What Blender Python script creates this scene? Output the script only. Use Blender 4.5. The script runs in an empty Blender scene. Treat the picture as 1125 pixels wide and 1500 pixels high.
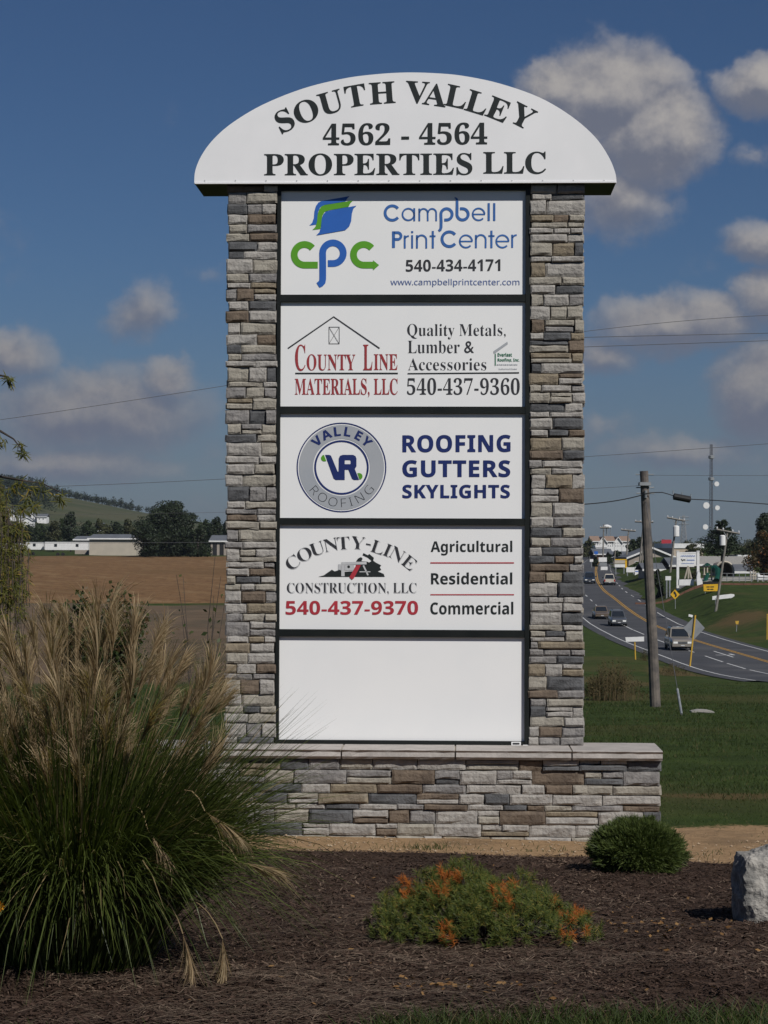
import bpy, bmesh, math, random
from math import sin, cos, tan, pi, atan2, sqrt, radians as R
from mathutils import Vector, Matrix, noise, geometry
random.seed(7)
SC = bpy.context.scene
COL = SC.collection

# ------------------------------------------------------------------ camera
F = 3000.0; CX, CY = 562.5, 750.0          # focal length and centre in photo pixels
EYE = 2.33                                  # height of the lens above the foot of the sign
PITCH = R(0.955); ROLL = R(0.2)
cam = bpy.data.cameras.new('camera'); cam.sensor_fit = 'VERTICAL'; cam.sensor_height = 36; cam.sensor_width = 27
cam.lens = 36*F/1500; cam.clip_start = 0.1; cam.clip_end = 20000
camo = bpy.data.objects.new('camera', cam); COL.objects.link(camo)
fw = Vector((0, cos(PITCH), sin(PITCH))); rt0 = Vector((1, 0, 0)); up0 = Vector((0, -sin(PITCH), cos(PITCH)))
rt = rt0*cos(ROLL)+up0*sin(ROLL); up = -rt0*sin(ROLL)+up0*cos(ROLL)
m3 = Matrix((rt, up, -fw)).transposed()
camo.matrix_world = Matrix.Translation((0, 0, EYE)) @ m3.to_4x4()
SC.camera = camo

# ------------------------------------------------------------------ sun, sky, exposure
SUN_EL, SUN_AZ = R(43), R(38)               # elevation; angle right of straight behind the camera
sd = Vector((sin(SUN_AZ)*cos(SUN_EL), -cos(SUN_AZ)*cos(SUN_EL), sin(SUN_EL)))
sun = bpy.data.lights.new('sun', 'SUN'); sun.energy = 4.05; sun.angle = R(0.5); sun.color = (1.0, 0.975, 0.92)
suno = bpy.data.objects.new('sun', sun); COL.objects.link(suno)
suno.rotation_euler = sd.to_track_quat('Z', 'Y').to_euler(); suno.location = (10, -20, 30)
SC.view_settings.view_transform = 'Standard'; SC.view_settings.look = 'None'
SC.view_settings.exposure = 0.0; SC.view_settings.gamma = 1; SC.view_settings.use_curve_mapping = False

class NT:
    def __init__(s, tree): s.t = tree; s.n = tree.nodes; s.l = tree.links
    def node(s, kind, **kw):
        n = s.n.new(kind)
        for k, v in kw.items(): setattr(n, k, v)
        return n
    def put(s, sock, v):
        if isinstance(v, bpy.types.NodeSocket): s.l.new(v, sock)
        elif v is not None: sock.default_value = v
    def m(s, op, a, b=None, c=None, clamp=False):
        n = s.node('ShaderNodeMath', operation=op, use_clamp=clamp)
        s.put(n.inputs[0], a); s.put(n.inputs[1], b); s.put(n.inputs[2], c); return n.outputs[0]
    def vm(s, op, a, b=None, sc=None):
        n = s.node('ShaderNodeVectorMath', operation=op)
        s.put(n.inputs[0], a)
        if b is not None: s.put(n.inputs[1], b)
        if sc is not None: s.put(n.inputs['Scale'], sc)
        return n.outputs['Value'] if op in ('LENGTH', 'DOT_PRODUCT', 'DISTANCE') else n.outputs[0]
    def xyz(s, x, y, z):
        n = s.node('ShaderNodeCombineXYZ'); s.put(n.inputs[0], x); s.put(n.inputs[1], y); s.put(n.inputs[2], z); return n.outputs[0]
    def sep(s, v):
        n = s.node('ShaderNodeSeparateXYZ'); s.put(n.inputs[0], v); return n.outputs
    def noise(s, v, scale, detail=4, rough=.55, col=False, dist=0):
        n = s.node('ShaderNodeTexNoise'); s.put(n.inputs['Vector'], v)
        n.inputs['Scale'].default_value = scale; n.inputs['Detail'].default_value = detail
        n.inputs['Roughness'].default_value = rough; n.inputs['Distortion'].default_value = dist
        return n.outputs[1] if col else n.outputs[0]
    def ss(s, v, lo, hi, a=0.0, b=1.0):
        n = s.node('ShaderNodeMapRange', interpolation_type='SMOOTHSTEP')
        s.put(n.inputs[0], v); s.put(n.inputs[1], lo); s.put(n.inputs[2], hi); s.put(n.inputs[3], a); s.put(n.inputs[4], b)
        return n.outputs[0]
    def mix(s, f, a, b, blend='MIX'):
        n = s.node('ShaderNodeMix', data_type='RGBA', blend_type=blend)
        s.put(n.inputs[0], f); s.put(n.inputs[6], c4(a)); s.put(n.inputs[7], c4(b)); return n.outputs[2]
    def ramp(s, f, stops):
        n = s.node('ShaderNodeValToRGB'); s.put(n.inputs[0], f); e = n.color_ramp.elements
        while len(e) < len(stops): e.new(.5)
        for k, (p, c) in enumerate(stops): e[k].position = p; e[k].color = c4(c)
        return n.outputs[0]
def c4(c):
    if isinstance(c, bpy.types.NodeSocket): return c
    return (c[0], c[1], c[2], 1) if len(c) == 3 else c

W = bpy.data.worlds.new('World'); SC.world = W; W.use_nodes = True
W.node_tree.nodes.clear(); T = NT(W.node_tree)
sky = T.node('ShaderNodeTexSky', sky_type='NISHITA'); sky.sun_disc = False
sky.sun_elevation = SUN_EL; sky.sun_rotation = pi-SUN_AZ; sky.altitude = 400
sky.air_density = 1.0; sky.dust_density = 0.6; sky.ozone_density = 3.0
geo = T.node('ShaderNodeTexCoord').outputs['Generated']
dx, dy, dz = T.sep(geo)[0:3]
az = T.m('MULTIPLY', T.m('ARCTAN2', dx, dy), F); el = T.m('MULTIPLY', T.m('ARCSINE', dz), F)
# the cloudless sky: physical colour, thinned towards the blue of a clear dry day
skyc = T.mix(1.0, sky.outputs[0], (0.44, 0.585, 0.79), 'MULTIPLY')
bgs = T.node('ShaderNodeBackground'); T.put(bgs.inputs[0], skyc); bgs.inputs[1].default_value = 0.05
SKYBG = bgs
P2 = T.xyz(az, el, 0.0)
BL = [(890, 155, 135, 95, 1.1), (955, 210, 110, 95, 1.1), (825, 140, 85, 60, .9), (905, 290, 110, 80, .7), (1120, 145, 100, 50, .9),
      (1100, 240, 60, 25, .3), (1115, 365, 90, 45, .7), (990, 478, 150, 55, .9), (1115, 440, 75, 55, .8), (1115, 575, 90, 95, 1.0),
      (880, 520, 80, 45, .6), (140, 605, 215, 85, .80), (210, 460, 70, 60, .55), (240, 560, 65, 40, .68), (10, 525, 105, 55, .68),
      (90, 680, 240, 40, .6), (1000, 660, 190, 45, .5), (885, 630, 80, 40, .35), (300, 400, 50, 35, .2), (-180, 500, 150, 70, .7),
      (1330, 520, 150, 80, .7), (1400, 250, 130, 70, .8), (-300, 250, 140, 80, .6)]
wd = T.noise(T.vm('SCALE', P2, sc=1/260), 1.0, 3, .5)
def field(off, det):
    Pn = T.vm('ADD', P2, off) if any(off) else P2
    w_ = T.vm('SCALE', T.vm('SUBTRACT', T.noise(T.vm('SCALE', Pn, sc=1/95), 1.0, det, .6, col=True), (.5, .5, .5)), sc=70.0)
    X, Y = T.sep(T.vm('ADD', Pn, w_))[0:2]; D_ = None
    for bx, by, ra, rb, am in BL:
        q = T.vm('LENGTH', T.xyz(T.m('MULTIPLY', T.m('SUBTRACT', X, bx-CX), 1/ra), T.m('MULTIPLY', T.m('SUBTRACT', Y, 800-by), 1/rb), 0.0))
        d_ = T.m('MULTIPLY', T.m('SUBTRACT', 1.15, q, clamp=True), am); D_ = d_ if D_ is None else T.m('MAXIMUM', D_, d_)
    # clouds of the same kind all round the sky, thinning with height
    oth = T.m('MULTIPLY', T.ss(wd, .50, .70), T.ss(el, 900, 250, 0.0, .6))
    D_ = T.m('MAXIMUM', D_, T.m('MULTIPLY', oth, T.ss(T.m('ABSOLUTE', az), 700, 1100, .35, 1.3)))
    f_ = T.noise(T.vm('SCALE', Pn, sc=1/60), 1.0, det+1, .60)
    return D_, T.m('ADD', D_, T.m('MULTIPLY', T.m('SUBTRACT', f_, .52), .72))
D, dens = field((0, 0, 0), 6)
_, dens2 = field((9.0, 20.0, 0.0), 4)
alpha = T.m('MULTIPLY', T.ss(dens, .08, .34), T.ss(D, .0, .70, .15, 1.0))
low = T.ss(el, 460, 10, 0.0, .62)           # thin haze low in the sky
veil = T.m('MULTIPLY', low, T.ss(T.noise(T.vm('MULTIPLY', P2, (1/220, 1/60, 1.0)), 1.0, 4, .6), .2, .8, .65, 1.0))
lit = T.ss(T.m('SUBTRACT', dens, dens2), -.24, .46)
lowd = T.ss(el, 100, 620, .30, 1.0)
shade = T.mix(lowd, (.120, .140, .195), (.140, .155, .205)); brt = T.mix(lowd, (.215, .215, .230), (.385, .365, .355))
cc = T.mix(lit, shade, brt)
hz = T.mix(T.ss(el, 0, 500), (.135, .155, .200), (.095, .140, .215))
bgc = T.node('ShaderNodeBackground'); T.put(bgc.inputs[0], cc); bgc.inputs[1].default_value = 1.0
bgh = T.node('ShaderNodeBackground'); T.put(bgh.inputs[0], hz); bgh.inputs[1].default_value = 1.0
ms0 = T.node('ShaderNodeMixShader'); T.put(ms0.inputs[0], veil); T.l.new(bgs.outputs[0], ms0.inputs[1]); T.l.new(bgh.outputs[0], ms0.inputs[2])
ms = T.node('ShaderNodeMixShader'); T.put(ms.inputs[0], alpha); T.l.new(ms0.outputs[0], ms.inputs[1]); T.l.new(bgc.outputs[0], ms.inputs[2])
wo = T.node('ShaderNodeOutputWorld'); T.l.new(ms.outputs[0], wo.inputs[0])

# ------------------------------------------------------------------ pixel rays and the lie of the land
def ray(px, py):
    return fw + rt*((px-CX)/F) - up*((py-CY)/F)
def pt(px, py, d):                           # the point at forward distance d seen at a photo pixel
    r = ray(px, py); k = d/r.y
    return Vector((0, 0, EYE)) + r*k
def interp(tab, v):
    if v <= tab[0][0]: return tab[0][1]
    for (a, A), (b, B) in zip(tab, tab[1:]):
        if v <= b: return A+(B-A)*(v-a)/(b-a)
    return tab[-1][1]
def sst(v):
    v = min(1, max(0, v)); return v*v*(3-2*v)
PRt = [(-60, 1.3), (0, 1.62), (7.5, 1.78), (14.4, 2.20), (16, 2.33), (20, 2.44), (35, 3.25), (60, 4.75), (100, 6.9), (130, 8.3), (150, 8.9),
       (240, 9.0), (300, 7.0), (350, 6.0), (450, 4.6), (600, 3.4), (1000, 3), (1500, 2), (3000, 0), (9000, 0)]
PLt = [(-60, 1.3), (0, 1.62), (7.5, 1.78), (14.4, 2.16), (16, 2.26), (25, 2.75), (36, 3.25), (60, 4.3), (120, 5.3), (200, 6.3), (300, 4.9), (450, 3.1),
       (550, 2.4), (700, 1.5), (1000, 0), (1500, 0), (2200, 0), (9000, 0)]
YEL = [(-60, 30.0), (100, 30.0), (162, 30.3), (199, 30.2), (222, 30.9), (247, 31.5), (269, 32.0), (317, 34.0), (360, 37.5), (430, 44.5), (500, 52), (620, 66), (900, 100)]
def yelx(y):
    return (interp(YEL, y-8)+interp(YEL, y)+interp(YEL, y+8))/3
def sm_interp(tab, v, w):
    return (interp(tab, v-w)+2*interp(tab, v)+interp(tab, v+w))/4
HILL = [(-2500, 50), (-900, 72), (-560, 66), (-375, 53), (-308, 44), (-240, 31), (-155, 18), (-60, 9), (60, 3), (400, 0), (2500, 12)]
def H(x, y):
    w = max(.4, min(30, abs(y)*.06))
    hr = sm_interp(PRt, y, w); hl = sm_interp(PLt, y, w)
    s = sst((x/max(y, 12)+0.045)/0.10)
    if y < 22:
        s = s*sst((y-16)/6) + sst((x+1.5)/3.5)*(1-sst((y-16)/6))
    h = hl*(1-s)+hr*s
    if y > 120 and x > 20:
        e = x-yelx(y)
        h -= 2.6*sst((e-4.3)/8)*sst((y-180)/80)
        if -9 < e < 8: h += .14*sst((9-abs(e+.5))/.8)
    z = EYE-h
    if y > 800:
        hh = interp(HILL, x*2000/max(y, 1500))
        z += (hh)*sst((y-800)/1150)*(1-.6*sst((y-1980)/900))
    n = noise.noise(Vector((x*.09, y*.09, 0)))*.06
    n += noise.noise(Vector((x*.5, y*.5, 3)))*.02*sst((y-3)/3)
    if y > 40 : n *= 1+min(3, (y-40)/60)
    if x > 20 and y > 110 and -10 < x-yelx(y) < 9: n = 0
    return z+n
def gp(px, py):                              # where the ray of a photo pixel meets the ground
    r = ray(px, py); r = r/r.y
    d = 4.0; o = Vector((0, 0, EYE))
    while d < 4000:
        p = o+r*d
        if p.z < H(p.x, p.y):
            lo, hi = d/1.02, d
            for _ in range(12):
                m_ = (lo+hi)/2; p = o+r*m_
                if p.z < H(p.x, p.y): hi = m_
                else: lo = m_
            return o+r*hi
        d *= 1.02
    return o+r*d
def xat(px, d): return (px-CX)/F*d
def on(px, d):                               # ground point under a photo column at distance d
    x = xat(px, d); return Vector((x, d, H(x, d)))

# ------------------------------------------------------------------ materials
def mat(name, c1, c2=None, scale=4.0, rough=.7, bump=0.0, bscale=None, spec=.35, metal=0.0, detail=5, lo=.35, hi=.65, coat=0, c3=None, trans=0.0):
    m = bpy.data.materials.new(name); m.use_nodes = True; t = NT(m.node_tree)
    b = t.n['Principled BSDF']; tc = t.node('ShaderNodeTexCoord').outputs['Object']
    b.inputs['Roughness'].default_value = rough; b.inputs['Specular IOR Level'].default_value = spec; b.inputs['Metallic'].default_value = metal
    b.inputs['Coat Weight'].default_value = coat
    if c2 is None: c2 = tuple(v*.86 for v in c1)
    f = t.ss(t.noise(tc, scale, detail, .6), lo, hi)
    col = t.mix(f, c1, c2)
    if c3 is not None: col = t.mix(t.ss(t.noise(tc, scale*.37, 3, .5), .55, .68), col, c3)
    t.put(b.inputs['Base Color'], col)
    if bump:
        bn = t.node('ShaderNodeBump'); bn.inputs['Strength'].default_value = bump; bn.inputs['Distance'].default_value = .02
        t.put(bn.inputs['Height'], t.noise(tc, bscale or scale*3, 6, .65)); t.l.new(bn.outputs[0], b.inputs['Normal'])
    return m
def leafmat(name, c1, c2, trans=.25, rough=.55, scale=1.5, c3=None):
    # per-face tone comes from a face-random attribute written with the mesh
    m = bpy.data.materials.new(name); m.use_nodes = True; t = NT(m.node_tree)
    b = t.n['Principled BSDF']; at = t.node('ShaderNodeAttribute', attribute_name='tone').outputs['Fac']
    col = t.mix(at, c1, c2)
    if c3 is not None: col = t.mix(t.ss(at, .86, .95), col, c3)
    t.put(b.inputs['Base Color'], col); b.inputs['Roughness'].default_value = rough; b.inputs['Specular IOR Level'].default_value = .25
    tr = t.node('ShaderNodeBsdfTranslucent'); t.put(tr.inputs[0], t.mix(1.0, col, (1.3, 1.4, .7), 'MULTIPLY'))
    mx = t.node('ShaderNodeMixShader'); mx.inputs[0].default_value = trans
    t.l.new(b.outputs[0], mx.inputs[1]); t.l.new(tr.outputs[0], mx.inputs[2])
    t.l.new(mx.outputs[0], t.n['Material Output'].inputs[0])
    return m
M = {}
M['white_face'] = mat('sign_white_acrylic', (.80, .79, .78), (.775, .77, .765), 1.2, .42, spec=.4)
M['header_white'] = mat('header_painted_aluminium', (.80, .785, .79), (.76, .75, .755), 1.6, .5)
M['black_frame'] = mat('cabinet_black_paint', (.008, .010, .010), (.014, .016, .015), 3, .5, spec=.2)
M['ink'] = mat('black_vinyl', (.018, .022, .022), None, 5, .5)
M['ink2'] = mat('charcoal_vinyl', (.035, .035, .04), None, 5, .5)
M['grey_print'] = mat('grey_print', (.33, .35, .38), (.37, .38, .40), 2, .5)
M['silver_print'] = mat('silver_print', (.55, .55, .56), None, 8, .5)
M['blue_print'] = mat('blue_print', (.025, .12, .45), None, 2, .5)
M['blue2_print'] = mat('mid_blue_print', (.04, .13, .38), None, 2, .5)
M['paleblue_print'] = mat('pale_blue_print', (.12, .17, .36), None, 2, .5)
M['green_print'] = mat('green_print', (.10, .33, .02), None, 2, .5)
M['dgreen_print'] = mat('dark_green_print', (.03, .17, .09), None, 2, .5)
M['red_print'] = mat('red_print', (.42, .035, .05), None, 2, .5)
M['brick_print'] = mat('dark_red_print', (.33, .04, .045), None, 2, .5)
M['navy_print'] = mat('navy_print', (.012, .025, .13), None, 2, .5)
M['mortar'] = mat('stone_backing', (.05, .046, .042), (.03, .028, .027), 9, .95)
M['cap'] = mat('cast_cap_stone', (0.3960, 0.3600, 0.3330), (0.3240, 0.2970, 0.2745), 6, .85, .5, 14)
M['clod'] = mat('sandy_clod', (.36, .27, .18), (.28, .20, .13), 6, .95)
M['grout'] = mat('cap_joint_mortar', (.34, .30, .24), None, 8, .9)
STONES = [mat('stone_light_grey', (0.3643, 0.3398, 0.3092), (0.2843, 0.2637, 0.2422), 7, .85, .9, 26, c3=(0.1701, 0.1625, 0.1625)),
          mat('stone_warm_grey', (0.3369, 0.3075, 0.2582), (0.2534, 0.2281, 0.1911), 6, .85, .9, 24, c3=(0.1493, 0.1361, 0.1214)),
          mat('stone_mid_grey', (0.2582, 0.2414, 0.2276), (0.1785, 0.1678, 0.1632), 7, .85, .9, 26, c3=(0.2677, 0.2525, 0.2448)),
          mat('stone_charcoal', (0.0588, 0.0595, 0.0626), (0.1172, 0.1172, 0.1211), 6, .85, .9, 22, c3=(0.0407, 0.0407, 0.0446)),
          mat('stone_brown', (0.1733, 0.1309, 0.0946), (0.1100, 0.0825, 0.0620), 6, .85, .9, 24, c3=(0.2218, 0.1858, 0.1394)),
          mat('stone_tan', (0.2549, 0.2086, 0.1462), (0.1872, 0.1532, 0.1122), 6, .85, .9, 24, c3=(0.2858, 0.2687, 0.2258))]
M['wood'] = mat('weathered_pole_wood', (.16, .135, .115), (.085, .075, .07), 3, .9, .6, 30)
M['wood_far'] = mat('pale_pole_wood', (.22, .20, .175), (.15, .14, .125), 3, .9)
M['wire'] = mat('cable_black', (.02, .02, .022), None, 5, .6)
M['wire_grey'] = mat('cable_grey', (.10, .10, .105), None, 5, .6)
M['asphalt'] = mat('asphalt', (0.0638, 0.0638, 0.0680), (0.0467, 0.0467, 0.0510), .35, .85, .3, 40, c3=(0.0765, 0.0748, 0.0765))
M['line_white'] = mat('road_line_white', (.62, .61, .60), (.45, .45, .44), 3, .7)
M['line_yellow'] = mat('road_line_yellow', (.50, .27, .03), (.38, .20, .03), 3, .7)
M['concrete'] = mat('concrete', (.33, .31, .28), (.25, .24, .22), 3, .9)
M['galv'] = mat('galvanised_steel', (.30, .31, .32), (.22, .23, .24), 5, .6, metal=.3)
M['mast'] = mat('mast_steel', (.07, .07, .078), (.05, .05, .058), 5, .6)
M['sign_back'] = mat('sign_back_aluminium', (.27, .28, .29), (.23, .24, .25), 3, .5, metal=.3)
M['yellow_paint'] = mat('yellow_paint', (.55, .34, .045), (.48, .29, .04), 3, .6)
M['sign_yellow'] = mat('warning_sign_yellow', (.70, .40, .02), None, 3, .5)
M['white_paint'] = mat('white_paint', (.74, .73, .72), (.66, .65, .64), 2, .6)
M['siding_beige'] = mat('beige_siding', (.33, .28, .24), (.29, .25, .215), .5, .8)
M['siding_tan'] = mat('tan_siding', (.45, .37, .28), (.40, .33, .26), .5, .8)
M['siding_cream'] = mat('cream_metal_siding', (0.4500, 0.3960, 0.3240), (0.4050, 0.3600, 0.2970), .4, .7)
M['roof_grey'] = mat('grey_roof', (.13, .14, .155), (.10, .105, .12), .6, .8)
M['roof_tan'] = mat('tan_roof', (.28, .19, .14), (.24, .165, .125), .6, .8)
M['brick_far'] = mat('brown_brick', (.20, .11, .08), (.16, .09, .07), .8, .85)
M['dark_glass'] = mat('dark_window_glass', (.018, .022, .028), None, 1, .08, spec=.6)
M['opening'] = mat('dark_interior', (.02, .02, .022), None, 1, .9)
M['barn_red'] = mat('barn_red', (.19, .03, .03), (.15, .025, .025), 1, .8)
M['slide_green'] = mat('green_plastic', (.008, .06, .042), None, 1, .4)
M['mulch_red'] = mat('playground_mulch', (.16, .075, .05), (.12, .06, .04), 2, .95)
M['tyre'] = mat('tyre_rubber', (.015, .015, .016), None, 3, .8)
M['rim'] = mat('wheel_rim', (.35, .35, .36), None, 3, .35, metal=.8)
M['chrome'] = mat('chrome_trim', (.60, .60, .60), None, 3, .18, metal=.9)
M['headlamp'] = mat('headlamp_lens', (.85, .85, .82), None, 3, .12, spec=.7)  # bright white base colour stands in for the glow of lit headlamps
M['taillamp'] = mat('taillamp_red', (.35, .01, .01), None, 3, .25)
M['black_trim'] = mat('black_trim', (.012, .012, .013), None, 3, .6)
M['paint_champagne'] = mat('champagne_car_paint', (.24, .215, .185), None, .5, .3, spec=.5, coat=.6)
M['paint_slate'] = mat('slate_car_paint', (.085, .09, .10), None, .5, .3, spec=.5, coat=.6)
M['paint_bronze'] = mat('bronze_car_paint', (.15, .115, .085), None, .5, .3, spec=.5, coat=.6)
M['paint_navy'] = mat('dark_blue_car_paint', (.02, .028, .045), None, .5, .3, spec=.5, coat=.6)
M['paint_ivory'] = mat('ivory_car_paint', (.55, .50, .42), None, .5, .3, spec=.5, coat=.6)
M['bark'] = mat('bark', (.07, .055, .045), (.04, .033, .028), 5, .95, .6, 20)
M['boulder'] = mat('limestone', (.36, .335, .30), (.20, .19, .175), 9, .9, 1.0, 22, c3=(.09, .088, .085), detail=8, lo=.42, hi=.58)
M['blade'] = leafmat('miscanthus_blade', (.026, .040, .009), (.105, .128, .030), .25, .45, c3=(.22, .17, .085))
M['straw'] = leafmat('dry_stalk', (.16, .11, .055), (.30, .225, .12), .15, .7)
M['plume'] = leafmat('plume_silk', (.18, .115, .058), (.46, .355, .225), .4, .8)
M['lawn'] = leafmat('lawn_blade', (.020, .034, .008), (.054, .076, .016), .25, .6, c3=(.10, .078, .033))
M['chip'] = leafmat('bark_chip', (0.0180, 0.0099, 0.0067), (0.0702, 0.0423, 0.0297), 0, .9, c3=(0.1350, 0.0945, 0.0675))
M['fallen'] = leafmat('fallen_leaf', (.13, .060, .018), (.26, .15, .06), .1, .7)
M['twig'] = leafmat('straw_litter', (.12, .085, .06), (.24, .18, .13), 0, .9)
M['tree_green'] = leafmat('broadleaf', (0.0144, 0.0252, 0.0090), (0.0360, 0.0522, 0.0162), .2, .6)
M['tree_dark'] = leafmat('dark_broadleaf', (.012, .020, .009), (.026, .038, .015), .2, .6)
M['tree_autumn'] = leafmat('turning_broadleaf', (.030, .033, .012), (.085, .050, .016), .2, .6, c3=(.17, .06, .015))
M['tree_olive'] = leafmat('olive_broadleaf', (.035, .042, .016), (.070, .070, .028), .2, .6)
M['pine'] = leafmat('pine_needles', (.010, .020, .010), (.030, .046, .018), .12, .6)
M['yew'] = leafmat('shrub_needles', (.034, .054, .013), (.095, .120, .032), .15, .5)
M['mugo'] = leafmat('dwarf_pine_needles', (.034, .052, .012), (.115, .135, .028), .15, .5, c3=(.22, .17, .035))
M['mugo_orange'] = leafmat('browned_pine_needles', (.24, .062, .012), (.40, .13, .022), .15, .6)
M['weep'] = leafmat('weeping_leaf', (.050, .058, .012), (.150, .145, .032), .35, .55, c3=(.24, .17, .03))
M['shrub_leaf'] = leafmat('shrub_leaf', (.018, .030, .010), (.055, .070, .020), .25, .5, c3=(.10, .06, .03))
M['flower'] = leafmat('orange_petal', (.6, .22, .01), (.7, .32, .02), .2, .6)
M['wstalk'] = leafmat('weed_stalk', (.06, .048, .022), (.14, .10, .05), .15, .7)
M['weed'] = leafmat('dry_weed', (.035, .038, .014), (.11, .082, .036), .2, .8)

# ------------------------------------------------------------------ mesh helpers
class MB:
    def __init__(s): s.v = []; s.f = []; s.t = []; s.tone = 0.5
    def add(s, vs, fs, tone=None):
        o = len(s.v); s.v += [tuple(v) for v in vs]; s.f += [tuple(i+o for i in f) for f in fs]
        s.t += [s.tone if tone is None else tone]*len(fs)
    def box(s, x0, x1, y0, y1, z0, z1, mx=None):
        vs = [Vector(p) for p in ((x0, y0, z0), (x1, y0, z0), (x1, y1, z0), (x0, y1, z0), (x0, y0, z1), (x1, y0, z1), (x1, y1, z1), (x0, y1, z1))]
        if mx is not None: vs = [mx @ v for v in vs]
        s.add(vs, [(0, 3, 2, 1), (4, 5, 6, 7), (0, 1, 5, 4), (1, 2, 6, 5), (2, 3, 7, 6), (3, 0, 4, 7)])
    def tube(s, pts, rad, n=6, cap=True):
        pts = [Vector(p) for p in pts]; k = len(pts); vs = []
        for i, p in enumerate(pts):
            d = (pts[min(i+1, k-1)]-pts[max(i-1, 0)]).normalized()
            a = d.orthogonal().normalized() if abs(d.z) > .95 else d.cross(Vector((0, 0, 1))).normalized()
            b = d.cross(a); r = rad[i] if isinstance(rad, (list, tuple)) else rad
            for j in range(n):
                q = 2*pi*j/n; vs.append(p+(a*cos(q)+b*sin(q))*r)
        fs = [(i*n+j, i*n+(j+1) % n, (i+1)*n+(j+1) % n, (i+1)*n+j) for i in range(k-1) for j in range(n)]
        if cap: fs += [tuple(range(n))[::-1], tuple((k-1)*n+j for j in range(n))]
        s.add(vs, fs)
    def strip(s, pts, w, side, tone=None):   # a flat tapering blade
        k = len(pts); vs = []
        for i, p in enumerate(pts):
            ww = w[i] if isinstance(w, (list, tuple)) else w
            vs += [p-side*ww/2, p+side*ww/2]
        s.add(vs, [(2*i, 2*i+1, 2*i+3, 2*i+2) for i in range(k-1)], tone)
    def prism(s, poly, d0, d1, axis='y'):    # polygon in (x,z) pushed from y=d0 to y=d1
        n = len(poly)
        g = (lambda p, d: (p[0], d, p[1])) if axis == 'y' else (lambda p, d: (d, p[0], p[1]))
        vs = [g(p, d0) for p in poly]+[g(p, d1) for p in poly]
        fs = [(i, (i+1) % n, (i+1) % n+n, i+n) for i in range(n)]
        tri = geometry.tessellate_polygon([[Vector((p[0], p[1], 0)) for p in poly]])
        fs += [tuple(t) for t in tri]+[tuple(i+n for i in t[::-1]) for t in tri]
        s.add(vs, fs)
    def mesh(s, name, material, smooth=False):
        me = bpy.data.meshes.new(name); me.from_pydata(s.v, [], s.f)
        if material is not None: me.materials.append(material)
        a = me.attributes.new('tone', 'FLOAT', 'FACE'); a.data.foreach_set('value', s.t)
        if smooth: me.polygons.foreach_set('use_smooth', [True]*len(me.polygons))
        me.update(); return me
    def build(s, name, material, parent=None, smooth=False, fix=False, loc=None):
        me = s.mesh(name, material, smooth)
        if fix:
            bm = bmesh.new(); bm.from_mesh(me); bmesh.ops.recalc_face_normals(bm, faces=bm.faces); bm.to_mesh(me); bm.free()
        return link(name, me, parent, loc)
def link(name, me, parent=None, loc=None):
    o = bpy.data.objects.new(name, me); COL.objects.link(o)
    if parent is not None: o.parent = parent
    if loc is not None: o.location = loc
    return o
def tag(o, label=None, cat=None, group=None, kind=None):
    if label: o['label'] = label
    if cat: o['category'] = cat
    if group: o['group'] = group
    if kind: o['kind'] = kind
    return o
def thing(name, label, cat, loc=(0, 0, 0), rz=0.0, group=None):
    o = bpy.data.objects.new(name, None); COL.objects.link(o); o.location = loc; o.rotation_euler = (0, 0, rz)
    o.empty_display_size = .2
    return tag(o, label, cat, group)
def copy_tree(o, parent=None):
    c = o.copy(); COL.objects.link(c)
    if parent is not None: c.parent = parent
    for ch in [q for q in list(o.children)]: copy_tree(ch, c)
    return c
def rv(s=1.0): return Vector((random.uniform(-1, 1), random.uniform(-1, 1), random.uniform(-1, 1)))*s
def runit():
    while True:
        v = rv()
        if .05 < v.length < 1: return v.normalized()
def leaf(mb, p, nrm, size, asp=.5, tone=None):
    a = nrm.orthogonal().normalized(); b = nrm.cross(a); q = random.uniform(0, 2*pi)
    a, b = a*cos(q)+b*sin(q), b*cos(q)-a*sin(q)
    mb.add([p-a*size, p-b*size*asp, p+a*size, p+b*size*asp], [(0, 1, 2, 3)], random.random() if tone is None else tone)

# ------------------------------------------------------------------ ground sheet
def axis(lo_far, lo, hi, hi_far, step, grow):
    r = []; v = lo
    while v < hi: r.append(v); v += step
    s_ = step; v = hi
    while v < hi_far: r.append(v); s_ *= grow; v += s_
    r.append(hi_far)
    s_ = step; v = lo; l = []
    while True:
        s_ *= grow; v -= s_
        if v <= lo_far: break
        l.append(v)
    l.append(lo_far)
    return l[::-1]+r
XS = axis(-3500, -4.4, 4.4, 3500, .12, 1.075)
YS = axis(-80, 6.3, 17.5, 7000, .12, 1.035)
mulch_edge = [(-60, 13.7), (-2.6, 13.9), (-1.0, 14.45), (0, 14.4), (.9, 14.25), (1.5, 14.45), (2.0, 14.1), (2.6, 13.7), (3.2, 13.5), (6, 13.0), (60, 13)]
sand_edge = [(-60, 15.2), (-3, 15.5), (1.0, 17.0), (1.8, 17.4), (2.6, 17.0), (3.4, 17.3), (5, 17.5), (60, 17.5)]
def zones(x, y):
    me = interp(mulch_edge, x)
    mu = min(me-y, y-7.75-.08*sin(x*2.3)-.25*sst((x-.5)/1.5)+.7*sst((.2-x)/1.5))
    sa = min(interp(sand_edge, x)-y, y-me+.4)
    soil = min(y-62-(x+20)*.25, 213+(x+40)*.15-y-9*sst((x+26)/3), -x*1.0-1.5)
    stub = min(y-213-(x+40)*.15, 505+(x+75)*.35-y, -x*1.0+4)
    return mu, sa, soil, stub
gv = []; z1 = []; z2 = []; z3 = []; z4 = []
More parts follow.
